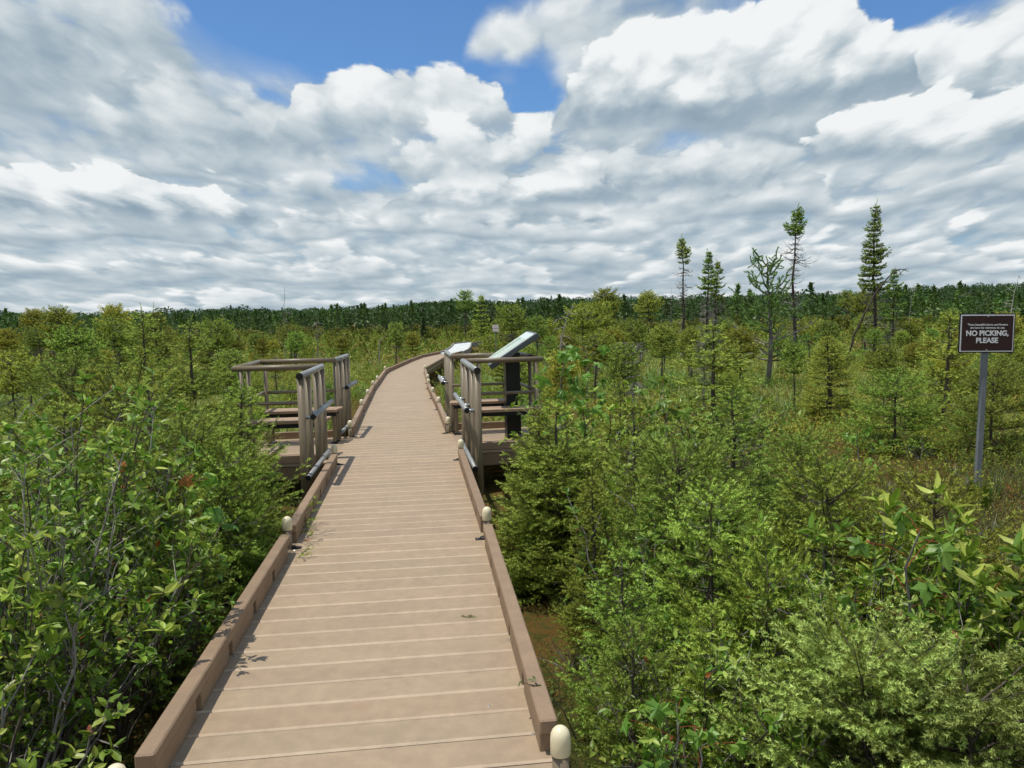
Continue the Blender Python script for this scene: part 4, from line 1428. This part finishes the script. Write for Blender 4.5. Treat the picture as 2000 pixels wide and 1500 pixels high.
# broad dark leaves at the foot of the sign post
rs = np.random.RandomState(5)
a = Acc(); K = 6
dr = unit(np.stack([rs.normal(size=K) * .35, rs.normal(size=K) * .25, np.full(K, 1.)], 1))
pz = np.stack([rs.normal(size=K) * .04, rs.normal(size=K) * .04, np.zeros(K) - .02], 1)
leaves(a, pz, dr, np.array([0, -1., .2]) + rs.normal(size=(K, 3)) * .5, np.full(K, .34) * (.7 + .4 * rs.rand(K)), np.full(K, .13), np.tile(G1 * .7, (K, 1)), .5)
pp = at(1900, 985, 7.4)
link('broad_leaved_plant', a.mesh('broad_leaved_plant', 'leaf'), None, 'clump of broad dark upright leaves at the foot of the sign post', 'plant', loc=(pp[0], 7.4, float(gz(pp[0], 7.4)) + .06))

# sprigs on the boardwalk
for i, (px, py, lab) in enumerate(((912, 1205, 'small green spruce sprig lying on the deck boards'), (1030, 1310, 'leafy twig reaching over the curb rail on the sign side'))):
    rs = np.random.RandomState(50 + i); a = Acc()
    if i == 0:
        p = on(px, py, .006)
        needles(a, np.zeros((3, 3)), unit(np.array([[1, .1, .05], [.8, .6, .1], [-.7, .2, .1]])), np.array([.045, .03, .03]), 34, .011, .0022, np.array([.09, .14, .02]), NEW * .7, np.array([.3, .3, .3]), rs)
    else:
        p = on(px + 45, py + 40, .12) + np.array([.05, 0, -.12]); p[2] = .02
        K = 12; t_ = rs.rand(K)[:, None]
        pos = np.array([-.17, .02, .13]) * t_ + np.array([0, 0, .06]) * np.sin(t_ * 3)
        leaves(a, pos, unit(np.array([[-1, .1, .1]]) + rs.normal(size=(K, 3)) * .7), np.array([0, 0, 1.]) + rs.normal(size=(K, 3)) * .3, np.full(K, .032), np.full(K, .012), np.tile(np.array([.12, .17, .03]), (K, 1)))
        a.tube([(.05, 0, -.1), (0, 0, .02), (-.08, .01, .11), (-.17, .02, .13)], [.003, .0025, .002, .001], BARK, n=4)
    link('fallen_sprig' if i == 0 else 'leafy_twig', a.mesh('sprig', 'leaf'), None, lab, 'sprig' if i == 0 else 'twig', loc=tuple(p))

print('heroes', len(TREES))


# ------------------------------------------------------------------ the other spruces of the bog
def blocked(x, y, r, ztop):
    if y < 49 and abs(x - path_x(y)) < .85 + r * .8:
        return True
    if 7.0 < y < 12.5 and (-3.65 - r < x < .75 + r):
        return True
    # keep the things the photograph shows in clear view
    t = np.array([x, y, ztop]) - EYE
    dpt = t @ _f; px = 1000 + 1500 * (t @ _r) / dpt; py = 750 - 1500 * (t @ _u) / dpt
    w_ = 1500 * r / dpt
    if 1875 - w_ < px < 1995 + w_ and y < 8.2 and py < 935:
        return True
    if 440 - w_ < px < 1060 + w_ and y < 12.5 and py < 905:
        return True
    if 690 - w_ < px < 930 + w_ and y < 45 and py < 690 - (y > 34) * 25:
        return True
    if 955 - w_ < px < 985 + w_ and y < 26 and py < 690:
        return True
    if y < 4.6 and (px < 1100 or py < 900):
        return True
    return False


rs = np.random.RandomState(123)
kinds = []
n_need = 205
tries = 0
spots = []
while len(spots) < n_need and tries < 40000:
    tries += 1
    Y = math.sqrt(rs.uniform(4.6 ** 2, 38 ** 2)) if rs.rand() < .6 else rs.uniform(5, 38)
    x = rs.uniform(-.74, .74) * Y * 1.02
    club = rs.rand() < min(.75, .10 + Y * .028)
    if Y < 12:
        h = rs.uniform(.45, .85)
    elif Y < 24:
        h = rs.uniform(.5, 1.15) if not club else rs.uniform(1.0, 1.65)
    else:
        h = rs.uniform(.6, 1.3) if not club else rs.uniform(1.1, 1.95)
    if Y < 13 and x > 1.3 + (Y > 9) * .8 and rs.rand() < .82:
        continue
    if x < -3.5 and Y < 24:
        h *= .8
        if rs.rand() < .5:
            continue
    r = h * .32
    zt = float(gz(x, Y)) + h
    if blocked(x, Y, r, zt):
        continue
    if any((x - a_) ** 2 + (Y - b_) ** 2 < (.32 + .010 * Y) ** 2 for a_, b_ in spots):
        continue
    spots.append((x, Y))
    if Y < 9:
        key = ['nf3', 'nfl1', 'nfl2', 'nc2', 'nf2'][rs.randint(5)]; nm = 0
    elif club:
        key = ['mc1', 'mc2', 'mc3', 'mc4'][rs.randint(4)]; nm = 1
    else:
        key = ['mf1', 'mf2', 'mf3', 'mf4', 'mf3', 'mf4'][rs.randint(6)]; nm = 2 if key in ('mf1', 'mf2') else 3
    side = 'sign side of the boardwalk' if x > path_x(Y) else 'other side of the boardwalk'
    band = 'close by' if Y < 9 else ('in the middle distance' if Y < 20 else 'far out')
    kd = ['small bushy spruce', 'club-topped spruce with a bare trunk', 'small cone-shaped spruce', 'low spreading spruce'][nm]
    plant(key, x, Y, zt, rs.rand() * 6.28, 'bog_spruce', f'{kd}, {band}, {side}', 'spruce tree', f'{kd} trees {band} {side}', wide=rs.uniform(.8, 1.25))
print('random', len(spots), tries)


# ------------------------------------------------------------------ uncountable growth
LEATH = [(.18, .24, .03), (.24, .28, .035), (.13, .19, .02), (.27, .24, .04), (.25, .34, .055)]
WARM = [(.27, .17, .04), (.28, .10, .035), (.24, .21, .035), (.19, .25, .04)]
hp = [heath(1, .42, .15, 9, .030, 13, LEATH), heath(2, .36, .14, 8, .026, 14, LEATH), heath(3, .30, .16, 9, .034, 10, WARM + LEATH),
      heath(4, .46, .14, 8, .038, 11, LEATH[:3]), heath(5, .22, .16, 10, .020, 14, WARM + LEATH), sedge(6, .38, 34, (.15, .22, .07)), sedge(7, .30, 30, (.26, .30, .22))]
moss = [heath(11, .05, .12, 40, .016, 7, [(.30, .15, .04), (.22, .17, .035), (.34, .20, .06)], .5, 1), heath(12, .05, .12, 40, .016, 7, [(.19, .25, .03), (.27, .28, .05)], .5, 1)]
mp = [heath(21, .40, .22, 7, .060, 9, LEATH, .4, 1), heath(22, .34, .24, 7, .055, 9, WARM + LEATH, .4, 1), heath(23, .48, .2, 7, .065, 8, LEATH[:3], .4, 1), sedge(24, .5, 22, (.24, .30, .10))]
fp = [heath(31, .5, .5, 6, .17, 5, LEATH, .5, 1), heath(32, .6, .5, 6, .17, 5, LEATH[:3], .5, 1), heath(33, .45, .5, 6, .16, 5, LEATH + WARM[:1], .5, 1)]


def cover(name, protos, n, y0, y1, half, seed, label, wts, smin=.75, smax=1.25, region=None, mask=None, power=2, dark=1.0):
    rs = np.random.RandomState(seed)
    u = rs.rand(n)
    Y = (y0 ** power + u * (y1 ** power - y0 ** power)) ** (1 / power)
    X = rs.uniform(-half, half, n) * (Y + .8)
    d = np.abs(X - path_x(Y))
    ok = ~((d < .98) & (Y < 50))
    ok &= ~((Y > 8.6) & (Y < 10.9) & (X > -3.5) & (X < .55))
    if mask is not None:
        ok &= mask(X, Y, rs)
    X = X[ok]; Y = Y[ok]; m = len(X)
    Z = gz(X, Y)
    patch = vnoise(X * .55 + 40, Y * .55) + .5
    sc = rs.uniform(smin, smax, m) * (.7 + .6 * patch)
    nearp = np.clip((np.abs(X - path_x(Y)) - .95) / .9, .0, 1); sc *= np.where(Y < 18, .55 + .45 * nearp, 1)
    sc *= np.where((X > 2.0) & (Y < 11), .75, 1)
    tint = (.75 + .5 * rs.rand(m, 1)) * np.stack([.85 + .45 * vnoise(X * .4, Y * .4 + 9) + .25 * rs.rand(m), .95 + .1 * rs.rand(m), .85 + .3 * rs.rand(m)], 1) * dark
    wts = np.array(wts, float) / np.sum(wts)
    pick = rs.choice(len(protos), m, p=wts)
    a = Acc()
    scatter(a, [p_.arrays() for p_ in protos], X, Y, Z, sc, rs.rand(m) * 6.28, tint, pick)
    o = link(name, a.mesh(name, 'cover'), None, label, 'undergrowth', kind='stuff')
    print(name, m, a.n)
    return o


cover('heath_undergrowth', hp, 4300, 1.6, 9.5, .86, 61, 'knee-high leatherleaf and labrador tea covering the bog close to the boardwalk', [4, 3, 3, 3, 3, 1.0, .8],
      mask=lambda X, Y, rs: (np.abs(X - path_x(Y)) > np.where((X > 0) & (Y < 6.5), 1.6, 1.45)) | (rs.rand(len(X)) < .5))
cover('red_heath', [heath(41, .3, .16, 9, .028, 12, [(.26, .08, .03), (.2, .12, .04), (.16, .2, .05)]), heath(42, .26, .16, 9, .026, 12, [(.34, .08, .03), (.26, .28, .06)])], 1000, 4.2, 10.5, .86, 65, 'reddish low heath around the foot of the sign post', [1, 1], mask=lambda X, Y, rs: (X > 2.2) & (vnoise(X * 1.2, Y * 1.2 + 30) > -.08))
cover('moss', moss, 5200, 1.6, 7.5, .86, 62, 'brown and green moss cushions on the ground beside the boardwalk', [1, 1.1],
      mask=lambda X, Y, rs: np.abs(X - path_x(Y)) < 3.2)
cover('bog_heath', mp, 10500, 9, 32, .86, 63, 'green and brown heath undergrowth across the open bog', [4, 2.4, 3, 1.4], dark=1.25)
cover('far_heath', fp, 14000, 31, 130, .86, 64, 'distant low heath undergrowth of the bog', [3, 3, 1.5], smin=.8, smax=1.3, dark=1.2)


# ------------------------------------------------------------------ far trees and woods
def fartree(seed, H, R, n, kind, c1, c2, trunk=True):
    rs = np.random.RandomState(seed); a = Acc()
    if kind == 'cone':
        t = rs.rand(n) ** .8; pr = (1 - t) * .95 + .05; z = (.12 + .86 * t) * H
    elif kind == 'club':
        t = rs.rand(n); z = (.5 + .5 * t) * H; pr = np.where(t > .15, np.sqrt(np.clip(1 - ((t - .55) / .5) ** 2, 0.03, 1)), .3)
    else:
        t = rs.rand(n); z = (.25 + .75 * t) * H; pr = np.sqrt(np.clip(1 - ((t - .45) / .56) ** 2, 0.02, 1))
    az = rs.rand(n) * 6.28; r = R * pr * (.55 + .45 * rs.rand(n))
    c = np.stack([np.cos(az) * r, np.sin(az) * r, z], 1)
    out = np.stack([np.cos(az), np.sin(az), .25 + 0 * az], 1)
    s = H * (.085 if kind != 'round' else .10) * (.6 + .7 * rs.rand(n, 1))
    e1 = unit(out * .9 + rs.normal(size=(n, 3)) * .45 + [0, 0, -.15]); e2 = unit(np.cross(e1, rs.normal(size=(n, 3))))
    v = np.stack([c - e1 * s * .5 - e2 * s * .35, c - e1 * s * .4 + e2 * s * .4, c + e1 * s * .8], 1).reshape(-1, 3)
    mix = rs.rand(n, 1)
    cc = np.array(c1) * mix + np.array(c2) * (1 - mix)
    a.add(v, np.arange(3 * n).reshape(-1, 3), np.repeat(cc, 3, axis=0))
    if trunk:
        a.tube([(0, 0, -.3), (0, 0, H * .9)], [H * .014, H * .004], GREYB * .5, n=3, cap=False)
    return a


def woods(name, protos, n, r0, r1, half, seed, label, wts, smin, smax, kind='stuff', power=2, tintlo=.75, tinthi=1.25):
    rs = np.random.RandomState(seed)
    D_ = (r0 ** power + rs.rand(n) * (r1 ** power - r0 ** power)) ** (1 / power)
    az = rs.uniform(-half, half, n)
    X = D_ * np.sin(az); Y = D_ * np.cos(az)
    ok = ~((np.abs(X - path_x(Y)) < 1.6) & (Y < 52))
    X = X[ok]; Y = Y[ok]; m = len(X)
    a = Acc()
    dens = vnoise(X * .03, Y * .03) + .5
    sc = rs.uniform(smin, smax, m) * (.65 + .7 * dens)
    tone = vnoise(X * .012 + 7, Y * .012)[:, None]
    tint = rs.uniform(tintlo, tinthi, (m, 1)) * (1 + .7 * tone) * np.stack([.9 + .2 * rs.rand(m), np.ones(m), .9 + .2 * rs.rand(m)], 1)
    scatter(a, [p_.arrays() for p_ in protos], X, Y, gz(X, Y), sc, rs.rand(m) * 6.28, tint, rs.choice(len(protos), m, p=np.array(wts) / sum(wts)))
    link(name, a.mesh(name, 'cover'), None, label, 'woods', kind=kind)
    print(name, m, a.n)


YG1, YG2 = (.15, .19, .022), (.28, .30, .04)
DG1, DG2 = (.050, .120, .026), (.13, .22, .042)
w1 = [fartree(1, 2.3, .5, 230, 'club', YG1, YG2), fartree(2, 2.0, .6, 230, 'cone', YG1, YG2), fartree(3, 2.6, .6, 230, 'club', YG1, YG2), fartree(4, 1.6, .6, 200, 'cone', YG1, YG2), fartree(5, 3.4, .6, 230, 'cone', (.05, .10, .03), (.08, .14, .04))]
woods('bog_trees', w1, 1150, 37, 105, .80, 71, 'scattered small spruces far out on the bog', [3, 2, 1.0, 3, .15], .36, .66)
w2 = [fartree(11, 4.2, 1.0, 110, 'cone', DG1, DG2), fartree(12, 5.0, 1.2, 110, 'cone', DG1, DG2), fartree(13, 3.8, .9, 100, 'club', (.05, .09, .02), (.09, .13, .03)), fartree(14, 4.6, 1.4, 120, 'round', DG1, (.05, .10, .02))]
woods('spruce_woods', w2, 6800, 88, 470, .80, 72, 'dark green belt of spruce woods behind the bog', [3, 3, 1.4, 1.4], .38, .95, power=1.4)
w3 = [fartree(21, 10, 4.0, 130, 'round', DG1, (.04, .085, .022)), fartree(22, 10.5, 2.6, 110, 'cone', DG1, (.04, .075, .022)), fartree(23, 9, 3.8, 130, 'round', DG1, (.055, .11, .025))]
woods('hill_forest', w3, 5200, 440, 980, .80, 73, 'forest of the low hills along the horizon', [4, 1.4, 3], .65, 1.05)


# =================================================================== LIGHT AND SKY
SUN = unit(np.array([-.30, -.07, 1.07]))
sd_ = bpy.data.lights.new('sun', 'SUN'); so = bpy.data.objects.new('sun', sd_); col.objects.link(so)
sd_.energy = 4.2; sd_.angle = rad(.53); sd_.color = (1.0, .95, .86)
so.rotation_euler = Vector(SUN.tolist()).to_track_quat('Z', 'Y').to_euler()
so.location = (0, 0, 30)

w = bpy.data.worlds.new('World'); scene.world = w; w.use_nodes = True
nt = w.node_tree
for n in list(nt.nodes):
    nt.nodes.remove(n)
L = nt.links.new
out = N(nt, 'ShaderNodeOutputWorld')
bg_sky = N(nt, 'ShaderNodeBackground', inp={'Strength': .125})
sky = N(nt, 'ShaderNodeTexSky', sky_type='NISHITA', sun_disc=False, sun_elevation=math.asin(SUN[2]), sun_rotation=math.atan2(SUN[0], SUN[1]) % (2 * PI))
sky.air_density = 1.0; sky.dust_density = .6; sky.ozone_density = 2.0
tintn = N(nt, 'ShaderNodeMix', data_type='RGBA', blend_type='MULTIPLY', inp={0: 1.0})
tintn.inputs[7].default_value = (.60, .86, 1.10, 1)
L(sky.outputs[0], tintn.inputs[6]); L(tintn.outputs[2], bg_sky.inputs[0])


def mth(op, a, b=None, c=None, clamp=False):
    n = N(nt, 'ShaderNodeMath', operation=op); n.use_clamp = clamp
    for i_, v_ in enumerate((a, b, c)):
        if v_ is None:
            continue
        if isinstance(v_, (int, float)):
            n.inputs[i_].default_value = v_
        else:
            L(v_, n.inputs[i_])
    return n.outputs[0]


tc = N(nt, 'ShaderNodeTexCoord')
sep = N(nt, 'ShaderNodeSeparateXYZ'); L(tc.outputs['Generated'], sep.inputs[0])
dx, dy, dz = sep.outputs
hyp = mth('SQRT', mth('MULTIPLY_ADD', dx, dx, mth('MULTIPLY', dy, dy)))
hyp = mth('MAXIMUM', hyp, .02)
az = mth('ARCTAN2', dx, dy)                       # azimuth from +Y
el = mth('MAXIMUM', mth('DIVIDE', dz, hyp), 0.0)   # tan(elevation)
s_ = mth('ADD', el, .075)
# cloud-field coordinates: cells shrink toward the horizon as a layer seen in perspective does
Yc = mth('SUBTRACT', mth('MULTIPLY', mth('LOGARITHM', s_, math.e), 2.1), mth('DIVIDE', .13, s_))
Xc = mth('DIVIDE', mth('MULTIPLY', az, 1.8), mth('ADD', s_, .26))
cv0 = N(nt, 'ShaderNodeCombineXYZ')
L(Xc, cv0.inputs[0]); L(Yc, cv0.inputs[1])
nz = N(nt, 'ShaderNodeTexNoise', noise_dimensions='2D', inp={'Scale': 2.6, 'Detail': 4.0, 'Roughness': .6})
L(cv0.outputs[0], nz.inputs['Vector'])
wv = N(nt, 'ShaderNodeVectorMath', operation='MULTIPLY_ADD')
L(nz.outputs['Color'], wv.inputs[0]); wv.inputs[1].default_value = (.17, .13, .0); L(cv0.outputs[0], wv.inputs[2])


def puffs(sx, sy, det, vd):
    ad = N(nt, 'ShaderNodeVectorMath', operation='ADD'); ad.inputs[1].default_value = (sx, sy, 0)
    L(wv.outputs[0], ad.inputs[0])
    mp_ = N(nt, 'ShaderNodeVectorMath', operation='MULTIPLY'); mp_.inputs[1].default_value = (1.55, .78, 1)
    L(ad.outputs[0], mp_.inputs[0])
    n1 = N(nt, 'ShaderNodeTexNoise', noise_dimensions='2D', inp={'Scale': 2.2, 'Detail': det, 'Roughness': .55})
    L(mp_.outputs[0], n1.inputs['Vector'])
    vo = N(nt, 'ShaderNodeTexVoronoi', voronoi_dimensions='2D', feature='F1', inp={'Scale': 3.4, 'Detail': vd, 'Roughness': .5, 'Lacunarity': 2.3})
    L(mp_.outputs[0], vo.inputs['Vector'])
    return mth('MULTIPLY_ADD', vo.outputs['Distance'], -.55, mth('MULTIPLY_ADD', n1.outputs[0], 1.6, -.57))     # about -0.5 .. 0.5


P0 = puffs(5.3, 2.2, 7.0, 1.0)
P1 = puffs(5.3 - .06, 2.2 + .20, 3.0, 0.0)
relief = mth('SUBTRACT', P0, P1)


def sstep(x, a, b, t0=0.0, t1=1.0):
    m_ = N(nt, 'ShaderNodeMapRange', interpolation_type='SMOOTHSTEP', inp={'From Min': a, 'From Max': b, 'To Min': t0, 'To Max': t1})
    L(x, m_.inputs['Value'])
    return m_.outputs[0]


def rnoise(xs, row, scale, off):
    c_ = N(nt, 'ShaderNodeCombineXYZ')
    L(mth('MULTIPLY_ADD', xs, scale, off), c_.inputs[0]); L(mth('MULTIPLY', row, 7.37), c_.inputs[1])
    n_ = N(nt, 'ShaderNodeTexNoise', noise_dimensions='2D', inp={'Scale': 1.0, 'Detail': 3.0, 'Roughness': .5})
    L(c_.outputs[0], n_.inputs['Vector'])
    return n_.outputs[0]


def rows(k, phase, off, hgain, hbase):
    """one family of cumulus rows: flat grey bases, puffy bright tops"""
    lw = N(nt, 'ShaderNodeTexNoise', noise_dimensions='2D', inp={'Scale': .9, 'Detail': 3.0})
    a_ = N(nt, 'ShaderNodeVectorMath', operation='ADD'); a_.inputs[1].default_value = (off, off * .7, 0)
    L(cv0.outputs[0], a_.inputs[0]); L(a_.outputs[0], lw.inputs['Vector'])
    t_ = mth('MULTIPLY_ADD', Yc, k, mth('MULTIPLY_ADD', lw.outputs[0], 1.5, phase))
    row = mth('FLOOR', t_); v = mth('SUBTRACT', t_, row)
    h = mth('MULTIPLY_ADD', rnoise(Xc, row, 1.5, off), hgain, hbase)
    d_ = mth('ADD', mth('SUBTRACT', h, v), mth('MULTIPLY', P0, .38))
    a1 = sstep(d_, .0, .20)
    a2 = sstep(mth('MULTIPLY_ADD', P0, .10, v), .0, .14)
    a3 = sstep(v, 1.0, .88)
    al_ = mth('MULTIPLY', mth('MULTIPLY', a1, a2), a3)
    hh = mth('MAXIMUM', h, .25)
    b_ = mth('MULTIPLY_ADD', mth('DIVIDE', v, hh), .85, mth('MULTIPLY_ADD', relief, .30, .16))
    return al_, b_


def cumulus(cx, base, rx, height, lo, hi, top=1.0, soft=.10, pf=.5, mot=.30, rel=.42):
    """one large cumulus standing at its own azimuth, base and height"""
    d = ray(cx, base); a0_ = math.atan2(d[0], d[1]); e0 = d[2] / math.hypot(d[0], d[1])
    u = mth('MULTIPLY', mth('SUBTRACT', az, a0_), 1500.0 / rx); v = mth('MULTIPLY', mth('SUBTRACT', el, e0), 1500.0 / height)
    u2 = mth('MULTIPLY', u, u)
    h = mth('SUBTRACT', top, mth('MULTIPLY', mth('MULTIPLY', u2, u2), top))
    d_ = mth('ADD', mth('SUBTRACT', h, v), mth('MULTIPLY', P0, pf))
    a1 = sstep(d_, .0, soft)
    a2 = sstep(mth('MULTIPLY_ADD', P0, .22, v), -.08, .22)
    b_ = mth('MULTIPLY_ADD', relief, rel, sstep(mth('MULTIPLY_ADD', P0, mot, v), .02, .62, lo, hi))
    return mth('MULTIPLY', a1, a2), b_


def blob(cx, cy, rx, ry, amp):
    d = ray(cx, cy); a0_ = math.atan2(d[0], d[1]); e0 = d[2] / math.hypot(d[0], d[1])
    u = mth('MULTIPLY', mth('SUBTRACT', az, a0_), 1500.0 / rx); v_ = mth('MULTIPLY', mth('SUBTRACT', el, e0), 1500.0 / ry)
    q = mth('MULTIPLY_ADD', u, u, mth('MULTIPLY', v_, v_))
    return mth('MULTIPLY', mth('EXPONENT', mth('MULTIPLY', q, -1.0)), amp)


# thin veil, absent in the blue window
hole = mth('ADD', mth('ADD', blob(620, 10, 330, 150, 1.6), blob(890, 70, 160, 100, 1.2)), mth('ADD', blob(1050, 190, 45, 60, 1.0), blob(1700, 0, 190, 60, 1.3)))
hole = mth('ADD', hole, mth('ADD', blob(680, 345, 70, 30, .40), blob(1340, 270, 60, 25, .35)))
veil = sstep(mth('SUBTRACT', mth('MULTIPLY_ADD', P0, .50, 1.0), hole), .20, .90)
A = mth('MULTIPLY', veil, .97)
B = mth('MULTIPLY_ADD', relief, .35, mth('MULTIPLY_ADD', P0, .22, .55))


def over(ab, keep=None):
    global A, B
    a_, b_ = ab
    if keep is not None:
        a_ = mth('MULTIPLY', a_, keep)
    B = mth('ADD', mth('MULTIPLY', B, mth('SUBTRACT', 1.0, a_)), mth('MULTIPLY', b_, a_))
    A = mth('SUBTRACT', 1.0, mth('MULTIPLY', mth('SUBTRACT', 1.0, A), mth('SUBTRACT', 1.0, a_)))


keep = mth('SUBTRACT', 1.0, mth('MINIMUM', hole, 1.0))
over(rows(.72, .30, 3.0, 2.4, -.58), keep)
over(rows(.80, .82, 21.0, 2.2, -.58), keep)
over(cumulus(1180, 395, 420, 110, .35, .70, pf=.7))
over(cumulus(150, 440, 330, 110, .22, .95, pf=.7))
over(cumulus(1000, 410, 260, 90, .22, .95, pf=.7))
over(cumulus(1090, 120, 190, 170, .55, .70, soft=.5, pf=.45))
over(cumulus(90, 215, 270, 330, .30, .55, soft=.35, pf=.7))
over(cumulus(420, 330, 260, 160, .40, .66, soft=.3, pf=.7))
over(cumulus(790, 285, 250, 165, .42, .84, soft=.08, pf=.42))
over(cumulus(960, 360, 230, 150, .50, .86, soft=.2, pf=.8))
over(cumulus(1820, 260, 330, 210, .30, .92, soft=.16))
over(cumulus(1430, 255, 345, 262, .16, 1.0, soft=.07, pf=.36))
over(cumulus(1850, 320, 260, 140, .30, .98, soft=.1, pf=.6))
# broken cloud overhead: the sun stands in a clear patch
al = N(nt, 'ShaderNodeMath', operation='MULTIPLY'); al.use_clamp = True
L(A, al.inputs[0]); L(mth('MULTIPLY_ADD', sstep(el, .55, 1.3), -.75, 1.0), al.inputs[1])
lit = B
ramp = N(nt, 'ShaderNodeValToRGB')
cr = ramp.color_ramp; cr.interpolation = 'B_SPLINE'
cr.elements[0].position = 0.0; cr.elements[0].color = (.25, .35, .44, 1)
cr.elements[1].position = 1.0; cr.elements[1].color = (.97, .985, .99, 1)
for p_, c_ in ((.25, (.335, .435, .52)), (.5, (.50, .585, .64)), (.75, (.70, .76, .79))):
    e = cr.elements.new(p_); e.color = (*c_, 1)
L(mth('ADD', lit, .07), ramp.inputs[0])
bg_c = N(nt, 'ShaderNodeBackground', inp={'Strength': .96})
L(ramp.outputs[0], bg_c.inputs[0])
mx = N(nt, 'ShaderNodeMixShader')
L(al.outputs[0], mx.inputs[0]); L(bg_sky.outputs[0], mx.inputs[1]); L(bg_c.outputs[0], mx.inputs[2])
L(mx.outputs[0], out.inputs[0])

vs = scene.view_settings
vs.view_transform = 'Standard'; vs.look = 'None'; vs.exposure = 0.0; vs.gamma = 1.0
cy = scene.cycles
cy.max_bounces = 5
cy.diffuse_bounces = 2
cy.glossy_bounces = 2
cy.transmission_bounces = 3
cy.use_denoising = True
cy.use_adaptive_sampling = True
cy.adaptive_threshold = 0.03
w.cycles.sampling_method = 'MANUAL'
w.cycles.sample_map_resolution = 512
